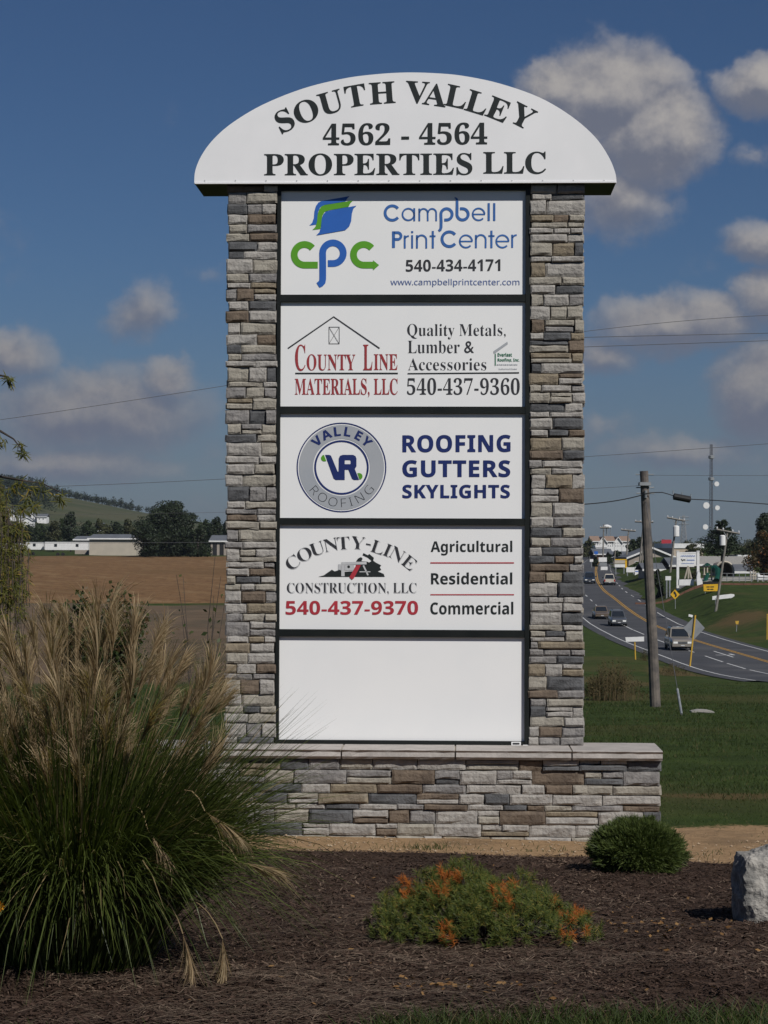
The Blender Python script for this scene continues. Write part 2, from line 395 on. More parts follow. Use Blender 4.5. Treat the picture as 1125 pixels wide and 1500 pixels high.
for y in YS:
    for x in XS:
        h = H(x, y); a, b, c, d = zones(x, y)
        if 7 < y < 15 and abs(x) < 7:
            h += (noise.noise(Vector((x*1.2, y*1.2, 7)))*.045+noise.noise(Vector((x*4, y*4, 9)))*.014)*sst(a/.4+.3)
        gv.append((x, y, h)); z1.append(a); z2.append(b); z3.append(c); z4.append(d)
nx = len(XS)
gf = [(j*nx+i, j*nx+i+1, (j+1)*nx+i+1, (j+1)*nx+i) for j in range(len(YS)-1) for i in range(nx-1)]
me = bpy.data.meshes.new('ground'); me.from_pydata(gv, [], gf)
for nm, zz in (('mulch', z1), ('sand', z2), ('soil', z3), ('stubble', z4)):
    a = me.attributes.new(nm, 'FLOAT', 'POINT'); a.data.foreach_set('value', zz)
me.polygons.foreach_set('use_smooth', [True]*len(me.polygons))
gm = bpy.data.materials.new('ground_surface'); gm.use_nodes = True; t = NT(gm.node_tree); b = t.n['Principled BSDF']
pos = t.node('ShaderNodeNewGeometry').outputs['Position']
def attr(n_): return t.node('ShaderNodeAttribute', attribute_name=n_).outputs['Fac']
nA = t.noise(pos, .9, 5, .6); nB = t.noise(pos, .07, 5, .6); nF = t.noise(pos, 14, 4, .7); nD = t.noise(pos, 60, 3, .7); nFar = t.noise(pos, .012, 4, .6)
lawn = t.mix(t.ss(nA, .35, .7), (.027, .042, .010), (.046, .068, .015))
lawn = t.mix(t.ss(nB, .50, .64, 0.0, .70), lawn, (.066, .062, .022))
lawn = t.mix(t.ss(nF, .62, .78, 0.0, .5), lawn, (.085, .066, .028))
lawn = t.mix(t.ss(t.m('ADD', t.sep(pos)[1], t.m('MULTIPLY', nFar, 200)), 700, 900), lawn, t.mix(t.ss(nFar, .4, .6), (.048, .058, .026), (.075, .074, .040)))
dpos = gp(935, 985)
def dryp(px, py, rx, ry):
    c = gp(px, py); return t.m('SUBTRACT', 1.0, t.vm('LENGTH', t.vm('MULTIPLY', t.vm('SUBTRACT', pos, tuple(c)), (1/rx, 1/ry, .3))))
dry = t.m('MAXIMUM', t.m('MAXIMUM', dryp(905, 1000, 2.2, 16), dryp(985, 985, 2.2, 10)), dryp(1055, 1166, .9, .6))
dry = t.m('MAXIMUM', dry, dryp(1085, 905, 4.5, 9))
lawn = t.mix(t.m('MULTIPLY', t.ss(t.m('ADD', dry, t.m('MULTIPLY', t.m('SUBTRACT', nA, .5), 1.6)), 0.0, .6), .8), lawn, (.110, .074, .034))
mulch = t.mix(t.ss(nF, .3, .7), (.026, .0145, .0095), (.062, .039, .028))
mulch = t.mix(t.ss(nD, .55, .75, 0.0, .6), mulch, (.105, .070, .050))
sand = t.mix(t.ss(nF, .3, .7), (.36, .235, .130), (.26, .165, .088))
sand = t.mix(t.ss(nA, .55, .68, 0.0, .7), sand, (.18, .12, .07))
sand = t.mix(t.ss(nD, .62, .75, 0.0, .35), sand, (.44, .34, .24))
rows = t.m('SINE', t.m('MULTIPLY', t.m('ADD', t.sep(pos)[0], t.m('ADD', t.m('MULTIPLY', t.sep(pos)[1], .55), t.m('MULTIPLY', nB, 14))), .85))
soil = t.mix(t.ss(t.noise(pos, .15, 6, .7), .3, .7), (.105, .074, .048), (.145, .103, .068))
soil = t.mix(t.ss(t.noise(t.vm('MULTIPLY', pos, (.12, .04, 1.0)), 1.0, 5, .6), .5, .62, 0.0, .5), soil, (.07, .062, .042))
stub = t.mix(t.ss(t.noise(t.vm('MULTIPLY', pos, (.9, .45, 1.0)), 1.0, 6, .8), .38, .62), (.125, .068, .032), (.205, .120, .058))
stub = t.mix(t.m('MULTIPLY', t.ss(rows, .1, 1.0, 0.0, .5), t.ss(nB, .40, .6)), stub, (.25, .165, .085))
stub = t.mix(t.ss(t.noise(pos, .02, 4, .6), .5, .62, 0.0, .5), stub, (.125, .075, .034))
def edge(n_, w, amp, nz): return t.ss(t.m('ADD', attr(n_), t.m('MULTIPLY', t.m('SUBTRACT', nz, .5), amp)), -w, w)
col = t.mix(edge('soil', 2, 8, nB), lawn, soil)
col = t.mix(edge('stubble', 1.2, 6, nB), col, stub)
col = t.mix(edge('sand', .10, 2.6, t.m('ADD', t.m('MULTIPLY', nA, .6), t.m('MULTIPLY', nF, .4))), col, sand)
col = t.mix(edge('mulch', .05, .35, nA), col, mulch)
t.put(b.inputs['Base Color'], col); b.inputs['Roughness'].default_value = .95; b.inputs['Specular IOR Level'].default_value = .1
bn = t.node('ShaderNodeBump'); bn.inputs['Strength'].default_value = .9; bn.inputs['Distance'].default_value = .03
t.put(bn.inputs['Height'], t.m('ADD', t.m('MULTIPLY', nF, 1.0), t.m('MULTIPLY', nD, .5))); t.l.new(bn.outputs[0], b.inputs['Normal'])
me.materials.append(gm); me.update()
tag(link('ground', me), kind='structure', label='lawn, mulch bed, sandy strip and fields rolling away to the hill')

# ------------------------------------------------------------------ road
def yrange(a, b, s):
    r = []
    while a < b: r.append(a); a += s
    return r+[b]
RD = yrange(60, 700, 4)
def rz(y, x): return H(x, y)+.03
def band(mb, e0, e1, ys, lift):
    vs = []
    for y in ys:
        c = yelx(y)
        for e in (e0(y) if callable(e0) else e0, e1(y) if callable(e1) else e1):
            vs.append((c+e, y, H(c, y)+.05+lift))
    mb.add(vs, [(2*i, 2*i+1, 2*i+3, 2*i+2) for i in range(len(ys)-1)])
mb = MB(); band(mb, -8.3, lambda y: 4.0+3.6*sst((y-225)/30), RD, 0)
tag(mb.build('road', M['asphalt']), kind='structure', label='four lane asphalt road running downhill into the valley')
mb = MB(); band(mb, -7.25, -7.1, RD, .006); band(mb, 3.05, 3.2, yrange(60, 262, 4), .006)
y = 66
while y < 640:
    band(mb, -3.7, -3.55, [y, y+2, y+4.6], .006)
    if y > 270: band(mb, 3.05, 3.2, [y, y+4.6], .006)
    y += 12.2
for y in (104, 140, 150, 161, 182, 193, 215, 226, 238): band(mb, -3.7, -3.55, [y, y+5, y+9], .009)
tag(mb.build('lane_line', M['line_white'], bpy.data.objects['road']))
mb = MB(); band(mb, -.22, -.08, RD, .008); band(mb, .08, .22, RD, .008)
tag(mb.build('centre_line', M['line_yellow'], bpy.data.objects['road']))
mb = MB(); c = yelx(172)+1.6
for e0, e1, ya, yb in ((-.08, .08, 168, 178), (-.9, .7, 171.2, 171.6), (.5, .75, 171.4, 173.5)):
    mb.add([(c+e0-3.2, ya, H(c, ya)+.062), (c+e1-3.2, ya, H(c, ya)+.062), (c+e1-3.2, yb, H(c, yb)+.062), (c+e0-3.2, yb, H(c, yb)+.062)], [(0, 1, 2, 3)])
tag(mb.build('turn_arrow', M['line_white'], bpy.data.objects['road']))
# side street mouth
mb = MB(); vs = []
for i in range(9):
    u = i/8; x = yelx(292)+6.5+u*26; y = 292+u*6
    vs += [(x, y-4.5, H(x, y-4.5)+.05), (x, y+4.5, H(x, y+4.5)+.05)]
mb.add(vs, [(2*i, 2*i+2, 2*i+3, 2*i+1) for i in range(8)])
tag(mb.build('side_street', M['concrete']), kind='structure')

# ------------------------------------------------------------------ the monument sign
SD = 16.0; YAW = -R(2.05)
SO = Vector((xat(590, SD), SD, 0))
sign = thing('monument_sign', 'tall roadside business directory sign with white arched header, white panels and stacked stone pillars', 'sign', SO, YAW)
sx = Vector((cos(YAW), sin(YAW), 0)); sy = Vector((-sin(YAW), cos(YAW), 0))
def S(px, py, dep=0.0):                      # photo pixel -> (x, z) on the sign's plane at local depth dep
    r = ray(px, py); o = Vector((0, 0, EYE)); k = ((SO+sy*dep-o).dot(sy))/r.dot(sy)
    p = o+r*k; return ((p-SO).dot(sx), p.z)
FY = .03                                      # panel faces
# rectangle sizes from photo
XL = S(410.3, 690, FY)[0]; XR = S(769.2, 690, FY)[0]
def zrow(py, dep=FY): return S(590, py, dep)[1]
rows_px = [(279.6, 432), (442.3, 595.8), (605.8, 759.3), (769.0, 922.5), (933.0, 1084.6)]
CL = S(404.5, 690, 0)[0]; CR = S(776, 690, 0)[0]
CT = zrow(268, 0); CB = zrow(1091.5, 0)
mb = MB(); mb.box(CL, CR, .045, .36, CB, CT)
mb.box(CL, XL, 0, .05, CB, CT); mb.box(XR, CR, 0, .05, CB, CT)
mb.box(XL, XR, .004, .05, zrow(rows_px[0][0]), CT)
for (a, b_), (c_, d_) in zip(rows_px, rows_px[1:]): mb.box(XL, XR, .004, .05, zrow(c_), zrow(b_))
mb.box(XL, XR, .004, .05, CB, zrow(rows_px[4][1]))
cab = mb.build('cabinet', M['black_frame'], sign)
NAMES = ['printing shop panel with blue and green logo', 'building materials panel with barn outline and red lettering', 'roofing panel with round grey and navy emblem',
         'construction company panel with arched lettering and red phone number', 'blank white panel at the bottom']
panels = []
for i, (a, b_) in enumerate(rows_px):
    mb = MB(); mb.box(XL+.001, XR-.001, FY, FY+.012, zrow(b_)+.001, zrow(a)-.001)
    p = mb.build('sign_panel', M['white_face'], sign); p['label'] = NAMES[i]; panels.append(p)

# flat print helpers: everything in photo pixels on the plane of a panel
LAY = [0]
def flat(tris_px, name, material, parent, dep, lift=.0025):
    mb = MB()
    for poly in tris_px:
        vs = []
        for q in poly:
            x, z = S(q[0], q[1], dep); vs.append((x, dep-lift, z))
        mb.add(vs, [tuple(range(len(vs)))])
    o = mb.build(name, material, parent, fix=False); return o
def poly_px(pts, holes=()):
    loops = [[Vector((p[0], p[1], 0)) for p in pts]]+[[Vector((p[0], p[1], 0)) for p in h] for h in holes]
    allp = [p for l in loops for p in l]
    return [[(allp[i].x, allp[i].y) for i in tr] for tr in geometry.tessellate_polygon(loops)]
def ribbon(pts, w):
    out = []; n = len(pts); L = []; Rr = []
    for i, p in enumerate(pts):
        a = pts[max(0, i-1)]; b_ = pts[min(n-1, i+1)]; dx_, dy_ = b_[0]-a[0], b_[1]-a[1]; l = math.hypot(dx_, dy_) or 1
        ww = w if not isinstance(w, (list, tuple)) else w[i]
        nx_, ny_ = -dy_/l*ww/2, dx_/l*ww/2
        L.append((p[0]+nx_, p[1]+ny_)); Rr.append((p[0]-nx_, p[1]-ny_))
    return [[L[i], L[i+1], Rr[i+1], Rr[i]] for i in range(n-1)]
def arc(cx, cy, r, a0, a1, n=24, ry=None):   # angles in degrees, 0 = right, counter-clockwise on the page
    ry = ry or r
    return [(cx+r*cos(R(a0+(a1-a0)*i/n)), cy-ry*sin(R(a0+(a1-a0)*i/n))) for i in range(n+1)]
def mapped(s_, b_, l_, d_):
    r = ''
    for ch in s_:
        if 'A' <= ch <= 'Z': r += chr(b_+ord(ch)-65)
        elif 'a' <= ch <= 'z': r += chr(l_+ord(ch)-97)
        elif ch.isdigit(): r += chr(d_+ord(ch)-48)
        else: r += ch
    return r
STY = {'serif': (0x1D400, 0x1D41A, 0x1D7CE), 'bold': (0x1D5D4, 0x1D5EE, 0x1D7EC), 'sans': (0x1D5A0, 0x1D5BA, 0x1D7E2)}
def glyphs(s_, style, off=0.0, space=1.0):   # outline of a text as (verts, faces) in font units
    c = bpy.data.curves.new('text', 'FONT'); c.body = mapped(s_, *STY[style]) if style in STY else s_
    c.offset = off; c.space_character = space; c.resolution_u = 5
    o = bpy.data.objects.new('text', c); COL.objects.link(o)
    dg = bpy.context.evaluated_depsgraph_get(); me = bpy.data.meshes.new_from_object(o.evaluated_get(dg))
    vs = [(v.co.x, v.co.y) for v in me.vertices]; fs = [tuple(p.vertices) for p in me.polygons]
    bpy.data.objects.remove(o); bpy.data.curves.remove(c); bpy.data.meshes.remove(me)
    return vs, fs
def text(s_, style, box, material, parent, dep=FY, off=0.0, space=1.0, skew=0.0, name='lettering', lift=.0025):
    vs, fs = glyphs(s_, style, off, space); x0, x1, yt, yb = box
    ax = min(v[0] for v in vs); bx_ = max(v[0] for v in vs); ay = min(v[1] for v in vs); by_ = max(v[1] for v in vs)
    out = []
    for vx, vy in vs:
        u = (vx-ax)/(bx_-ax); w = (vy-ay)/(by_-ay)
        X, Z = S(x0+u*(x1-x0), yb+w*(yt-yb)+skew*(u-.5), dep); out.append((X, dep-lift, Z))
    mb = MB(); mb.add(out, fs); o = mb.build(name, material, parent); o['label'] = 'lettering reading '+s_
    return o
def arctext(chars, style, h, material, parent, dep, place, wscale=1.0, off=0.0, lift=.0025, label=''):
    mb = MB()
    base, _ = glyphs('H', style, off); cap = max(v[1] for v in base)
    for ch, (px, py, ang) in zip(chars, place):
        vs, fs = glyphs(ch, style, off); mx = (min(v[0] for v in vs)+max(v[0] for v in vs))/2; k = h/cap
        my = cap/2 if ch not in '-' else (min(v[1] for v in vs)+max(v[1] for v in vs))/2
        ca, sa = cos(R(ang)), sin(R(ang)); out = []
        for vx, vy in vs:
            u = (vx-mx)*k*wscale; w = -(vy-my)*k
            X, Z = S(px+u*ca-w*sa, py+u*sa+w*ca, dep); out.append((X, dep-lift, Z))
        mb.add(out, fs)
    o = mb.build('lettering', material, parent); o['label'] = 'curved lettering reading '+label
    return o

# ---- header
HY = -.065; HB = .52
outl = [(25, 312), (28, 276), (45, 236), (76, 195), (124, 154), (200, 109), (300, 69), (400, 44), (480, 33), (560, 28), (640, 30), (710, 37), (800, 56), (900, 91), (980, 138), (1040, 190), (1075, 240), (1092, 280), (1096, 306)]
op = [(270+x/1.7308, 90+y/1.7308) for x, y in outl]
hp = []
for i in range(len(op)-1):                    # Catmull-Rom
    p0, p1, p2, p3 = op[max(0, i-1)], op[i], op[i+1], op[min(len(op)-1, i+2)]
    for k in range(5):
        u = k/5; hp.append(tuple(.5*((2*p1[j])+(-p0[j]+p2[j])*u+(2*p0[j]-5*p1[j]+4*p2[j]-p3[j])*u*u+(-p0[j]+3*p1[j]-3*p2[j]+p3[j])*u**3) for j in (0, 1)))
hp.append(op[-1])
hs = [S(x, y, HY) for x, y in hp]
zb = (hs[0][1]+hs[-1][1])/2
hs = [(x, max(z, zb)) for x, z in hs]; hs[0] = (hs[0][0], zb); hs[-1] = (hs[-1][0], zb)
mb = MB(); mb.prism(hs, HY, HY+.02); head = mb.build('header_panel', M['header_white'], sign, fix=True); head['label'] = 'white arched header panel'
mb = MB(); ins = [(x*.9985, z-.004 if z > zb+.01 else z+.002) for x, z in hs]; mb.prism(ins, HY+.02, HB); mb.build('header_casing', M['black_frame'], sign, fix=True)
mb = MB(); mb.box(hs[0][0]+.004, hs[-1][0]-.004, HY-.006, HY, zb, zb+.012); mb.build('retainer_strip', M['header_white'], head)
for px in range(300, 900, 45):
    X, Z = S(px, 264.5, HY); mb = MB(); mb.tube([(X, HY-.0, Z), (X, HY-.004, Z)], .006, 6)
    mb.build('rivet', M['silver_print'], head)
SV = [('S', 417, 176.5, -26.5), ('O', 448.4, 162.8, -21.3), ('U', 484.4, 149.6, -15.4), ('T', 521, 140.2, -10), ('H', 560, 136, -4.0), ('V', 611.5, 135, 3.3), ('A', 637.5, 139, 8.2),
      ('L', 668.5, 141.4, 12.4), ('L', 699, 150, 17.0), ('E', 730, 160, 22.0), ('Y', 766, 170, 26.9)]
arctext([a[0] for a in SV], 'serif', 31.5, M['ink'], head, HY, [a[1:] for a in SV], 1.10, .004, label='SOUTH VALLEY')
text('4562 - 4564', 'serif', (473, 714, 180, 212.5), M['ink'], head, HY, .004, skew=-1.5)
text('PROPERTIES', 'serif', (387, 692, 224.5, 257), M['ink'], head, HY, .004, skew=-1.0)
text('LLC', 'serif', (708, 800, 222, 255), M['ink'], head, HY, .004)

# ---- panel 1
P = panels[0]
z1_ = lambda p: (410+p[0]/6.081, 275+p[1]/6.081)
z2_ = lambda p: (590+p[0]/6.081, 275+p[1]/6.081)
def Z(fn, polys): return [[fn(q) for q in pl] for pl in polys]
flat(Z(z1_, poly_px([(262, 338), (288, 312), (303, 270), (308, 210), (322, 162), (343, 132), (372, 119), (620, 75), (600, 96), (585, 122), (400, 152), (360, 175), (340, 215), (334, 290), (325, 328)])), 'logo_leaf', M['blue_print'], P, FY, .002)
flat(Z(z1_, poly_px([(290, 376), (318, 348), (331, 300), (336, 240), (350, 195), (372, 165), (400, 154), (650, 115), (628, 138), (612, 170), (440, 200), (400, 215), (378, 250), (370, 310), (362, 366)])), 'logo_leaf', M['green_print'], P, FY, .003)
flat(Z(z1_, poly_px([(325, 424), (353, 396), (368, 350), (373, 280), (386, 240), (408, 215), (440, 205), (683, 160), (656, 184), (642, 230), (635, 300), (618, 345), (583, 378)])), 'logo_leaf', M['blue_print'], P, FY, .004)
flat(Z(z1_, ribbon(arc(220, 597, 92, 40, 270)+[(338, 689)], 60)), 'logo_letter', M['green_print'], P, FY)['label'] = 'green letter c'
flat(Z(z1_, ribbon([(428, 675)]+arc(473, 583, 92, -90, 180)+[(382, 700), (382, 810), (378, 838), (362, 856), (340, 870)], [60]*28+[60, 58, 50, 40, 26])), 'logo_letter', M['blue_print'], P, FY)['label'] = 'blue letter p'
flat(Z(z1_, ribbon(arc(748, 597, 92, 40, 270)+[(832, 689)], 60)+[[(830, 646), (884, 689), (830, 736)]]), 'logo_letter', M['green_print'], P, FY)['label'] = 'green letter c ending in an arrow'
rb = []
def st(pts, w): rb.extend(Z(z2_, ribbon(pts, w)))
st(arc(-93, 225, 64, 38, 322), 25)
st(arc(50, 238, 52, 0, 360), 15); st([(103, 182), (103, 298)], 16)
st([(148, 185), (148, 298)], 16); st(arc(186, 224, 36, 180, 0)+[(223, 298)], 15); st(arc(262, 224, 36, 180, 0)+[(298, 298)], 15)
st([(370, 287)]+arc(390, 237, 50, -90, 180)+[(342, 300), (341, 355), (334, 375), (320, 386)], [26]*28+[26, 20, 14])
st([(462, 88), (478, 96), (484, 115)]+[(484, 180)]+arc(533, 237, 50, 180, 450)+[(510, 187)], [10, 16, 24, 26]+[26]*26)
st(arc(676, 237, 53, 0, 318), 15); st([(622, 237), (733, 237)], 13)
st([(766, 137), (766, 296)], 20); st([(815, 137), (815, 296)], 20)
st([(-82, 388), (-82, 536)], 26); st([(-82, 400)]+arc(-45, 430, 30, 90, -90)+[(-82, 460)], 24)
st([(18, 425), (18, 541)], 17); st(arc(52, 465, 34, 165, 85, 8), 15)
st([(84, 422), (84, 541)], 17); st([(84, 386), (84, 404)], 19)
st([(127, 422), (127, 541)], 17); st(arc(168, 466, 42, 180, 0)+[(210, 541)], 16)
st([(268, 385), (268, 541)], 19); st([(240, 432), (292, 432)], 15)
st(arc(415, 458, 65, 38, 322), 26)
st(arc(563, 478, 55, 0, 318), 15); st([(508, 478), (622, 478)], 13)
st([(652, 420), (652, 538)], 17); st(arc(696, 464, 43, 180, 0)+[(738, 538)], 16)
st([(790, 382), (790, 538)], 19); st([(763, 430), (818, 430)], 15)
st(arc(888, 478, 55, 0, 318), 15); st([(833, 478), (947, 478)], 13)
st([(975, 418), (975, 535)], 17); st(arc(1014, 460, 38, 165, 88, 8), 15)
o = flat(rb, 'lettering', M['blue2_print'], P, FY); o['label'] = 'lettering reading Campbell Print Center'
text('540-434-4171', 'bold', (594.5, 733, 380, 397.5), M['ink2'], P, skew=-1)
text('www.campbellprintcenter.com', 'sans', (572, 761, 408.5, 420.5), M['paleblue_print'], P, off=.006)
# ---- panel 2
P = panels[1]
z3_ = lambda p: (410+p[0]/5.921, 455+p[1]/5.921)
z4_ = lambda p: (590+p[0]/6.081, 455+p[1]/6.081)
flat(Z(z3_, ribbon([(70, 328), (467, 54), (865, 328)], 12)), 'roof_outline', M['ink2'], P, FY)
flat(Z(z3_, ribbon([(424, 143), (517, 143)], 5)+ribbon([(424, 288), (517, 288)], 5)+ribbon([(426, 143), (426, 288)], 5)+ribbon([(515, 143), (515, 288)], 5)), 'hay_door', M['ink2'], P, FY, .002)
flat(Z(z3_, ribbon([(426, 143), (515, 288)], 3.5)+ribbon([(515, 143), (426, 288)], 3.5)), 'hay_door', M['ink2'], P, FY, .0035)
B3 = lambda a, b_, c_, d_: (410+a/5.921, 410+b_/5.921, 455+c_/5.921, 455+d_/5.921)
B4 = lambda a, b_, c_, d_: (590+a/6.081, 590+b_/6.081, 455+c_/6.081, 455+d_/6.081)
for args in (('C', (132, 222, 294, 524)), ('OUNTY', (233, 655, 378, 520)), ('L', (722, 803, 295, 518)), ('INE', (815, 1020, 378, 518))):
    text(args[0], 'serif', B3(*args[1]), M['brick_print'], P, off=.0)
flat(Z(z3_, [[(134, 538), (1024, 538), (1024, 551), (134, 551)]]), 'rule', M['ink'], P, FY)
text('MATERIALS, LLC', 'serif', B3(130, 1022, 588, 752), M['brick_print'], P)
text('Quality Metals,', 'serif', B4(40, 917, 118, 255), M['ink2'], P, off=-.010)
text('Lumber', 'serif', B4(45, 508, 268, 380), M['ink2'], P, off=-.010)
text('&', 'serif', B4(548, 635, 272, 378), M['ink2'], P, off=.004)
text('Accessories', 'serif', B4(46, 745, 424, 532), M['ink2'], P, off=-.010)
flat(Z(z4_, [[(43, 556), (1036, 548), (1036, 560), (43, 567)]]), 'rule', M['ink'], P, FY)
text('540-437-9360', 'serif', B4(38, 1042, 600, 750), M['ink2'], P, off=-.006)
flat(Z(z4_, [[(808, 362), (932, 276), (936, 298), (812, 386)]]), 'roof_bar', M['grey_print'], P, FY)
flat(Z(z4_, [[(820, 385), (829, 382), (829, 490), (820, 490)]]), 'roof_post', M['dgreen_print'], P, FY, .003)
text('Everlast', 'bold', B4(845, 973, 376, 410), M['dgreen_print'], P, off=.01)
text('Roofing, Inc.', 'bold', B4(845, 1040, 424, 462), M['dgreen_print'], P, off=.01)
mbp = []; x = 838
while x < 1025:
    w = random.uniform(8, 22); mbp += Z(z4_, [[(x, 478), (x+w, 477), (x+w, 487), (x, 488)]]); x += w+5
flat(mbp, 'fine_print', M['grey_print'], P, FY)
text('Authorized Dealer', 'sans', B4(852, 1020, 512, 528), M['grey_print'], P, off=.01)
# ---- panel 3
P = panels[2]
def ring(cx, cy, r0, r1, n=72):
    a = arc(cx, cy, r0, 0, 360, n); b_ = arc(cx, cy, r1, 0, 360, n); return [[a[i], a[i+1], b_[i+1], b_[i]] for i in range(n)]
ex, ey = 500.3, 684.7
flat(ring(ex, ey, 64.0, 65.7), 'emblem_ring', M['navy_print'], P, FY)
gr_ = flat(ring(ex, ey, 41.7, 62.3), 'emblem_band', M['grey_print'], P, FY, .002)
flat(ring(ex, ey, 37.2, 39.9), 'emblem_ring', M['navy_print'], P, FY)
def onc(chars, angs, r, bottom=False):
    res = []
    for a in angs:
        if bottom: res.append((ex+r*sin(R(a)), ey+r*cos(R(a)), -a))
        else: res.append((ex+r*sin(R(a)), ey-r*cos(R(a)), a))
    return res
arctext('VALLEY', 'bold', 13.3, M['navy_print'], P, FY, onc('VALLEY', (-43, -25, -6.8, 9.8, 28.5, 44.5), 53), 1.12, .012, .0035, 'VALLEY')
arctext('ROOFING', 'sans', 12.6, M['ink2'], P, FY, onc('ROOFING', (-49.6, -32.4, -13.9, 3.4, 15.2, 30.8, 50.4), 52, True), 1.15, -.024, .0035, 'ROOFING')
z5_ = lambda p: (425+p[0]/7.5, 610+p[1]/7.5)
flat(Z(z5_, poly_px([(385, 422), (430, 422), (450, 432), (524, 610), (533, 598), (535, 462), (548, 433), (578, 422), (692, 422), (718, 435), (729, 462), (729, 548), (711, 578), (758, 698), (702, 698), (681, 685), (641, 586), (600, 586), (600, 698), (502, 698), (478, 682)],
     [[(600, 484), (608, 480), (658, 480), (666, 488), (666, 518), (658, 524), (600, 524)]])), 'monogram', M['navy_print'], P, FY)['label'] = 'navy joined letters V and R'
flat(Z(z5_, poly_px([(372, 422)]+arc(376, 458, 36, 100, 290, 14)[1:]+[(398, 492)])), 'monogram_tip', M['green_print'], P, FY)
flat(Z(z5_, poly_px([(740, 622)]+arc(760, 658, 36, 95, -80, 14)[1:]+[(764, 694)])), 'monogram_tip', M['green_print'], P, FY)
text('ROOFING', 'bold', (589.5, 748, 637, 662.5), M['navy_print'], P, off=.012, space=1.06, skew=-.5)
text('GUTTERS', 'bold', (589.5, 747.5, 674, 699), M['navy_print'], P, off=.012, space=1.06)
text('SKYLIGHTS', 'bold', (589.5, 747, 710, 730), M['navy_print'], P, off=.012, space=1.06)
# ---- panel 4
P = panels[3]
z6_ = lambda p: (410+p[0]/5.357, 775+p[1]/5.357)
CLs = [('C', 100, 262, -38), ('O', 193, 198, -28), ('U', 293, 152, -19), ('N', 400, 122, -11), ('T', 498, 110, -4), ('Y', 612, 108, 6), ('-', 695, 120, 12), ('L', 768, 142, 19), ('I', 845, 165, 24), ('N', 920, 197, 30), ('E', 1015, 262, 39)]
arctext([a[0] for a in CLs], 'serif', 18.3, M['silver_print'], P, FY, [(z6_((a[1]+4, a[2]+5)))+(a[3],) for a in CLs], 1.15, -.010, .002, 'COUNTY-LINE (drop shadow)')
arctext([a[0] for a in CLs], 'serif', 18.3, M['ink2'], P, FY, [(z6_((a[1], a[2])))+(a[3],) for a in CLs], 1.15, -.014, .0035, 'COUNTY-LINE')
flat(Z(z6_, poly_px([(300, 375), (345, 363), (370, 345), (408, 319), (430, 332), (470, 320), (500, 335), (590, 330), (600, 250), (612, 232), (636, 219), (650, 232), (640, 252), (680, 254), (700, 262), (720, 250), (690, 225), (648, 205), (656, 188), (690, 205), (702, 195), (738, 225), (733, 248), (752, 262), (796, 285), (784, 300), (796, 320), (768, 332), (815, 352), (823, 375)])), 'hill_silhouette', M['ink'], P, FY, .002)
flat(Z(z6_, [[(485, 258), (680, 256), (680, 277), (485, 280)], [(482, 281), (508, 281), (508, 370), (482, 370)], [(458, 275), (480, 275), (480, 320), (458, 320)], [(510, 281), (582, 281), (588, 325), (510, 325)]]+ribbon([(655, 285), (692, 362)], 12)+ribbon([(625, 335), (710, 335)], 7)), 'workbench_outline', M['silver_print'], P, FY, .003)
flat(Z(z6_, [arc(540, 296, 11, 0, 330, 11)]), 'saw_hub', M['ink'], P, FY, .004)
flat(Z(z6_, poly_px([(600, 282), (636, 282), (582, 384), (566, 397), (546, 377)])), 'red_board', M['red_print'], P, FY, .0045)
text('CONSTRUCTION, LLC', 'serif', (421.5, 611, 854.5, 871.5), M['silver_print'], P, off=-.008, lift=.002)
text('CONSTRUCTION, LLC', 'serif', (420.5, 610, 853.5, 870.5), M['ink2'], P, off=-.016, lift=.0035)
text('540-437-9370', 'bold', (418.5, 612.5, 880, 900.5), M['red_print'], P, off=.004)
text('Agricultural', 'bold', (631, 750.5, 792, 813.5), M['ink'], P)
text('Residential', 'bold', (631.5, 750.5, 838.5, 856), M['ink'], P)
text('Commercial', 'bold', (630.5, 752, 881.5, 900), M['ink'], P)
flat([[(630.5, 823.6), (753, 823.6), (753, 825.4), (630.5, 825.4)]], 'rule', M['red_print'], P, FY)
flat([[(630.5, 870.3), (753, 870.3), (753, 872.0), (630.5, 872.0)]], 'rule', M['red_print'], P, FY, .002)
# small makers' labels at the foot of the cabinet
for a, b_, c_, d_ in ((749, 763, 1086.5, 1095), (766, 774.5, 1091, 1095)):
    flat([[(a, c_), (b_, c_), (b_, d_), (a, d_)]], 'maker_label', M['white_face'], cab, 0.0, .003)
flat([[(751, 1088), (761, 1088), (761, 1090.5), (751, 1090.5)]], 'maker_label_print', M['ink2'], cab, 0.0, .005)

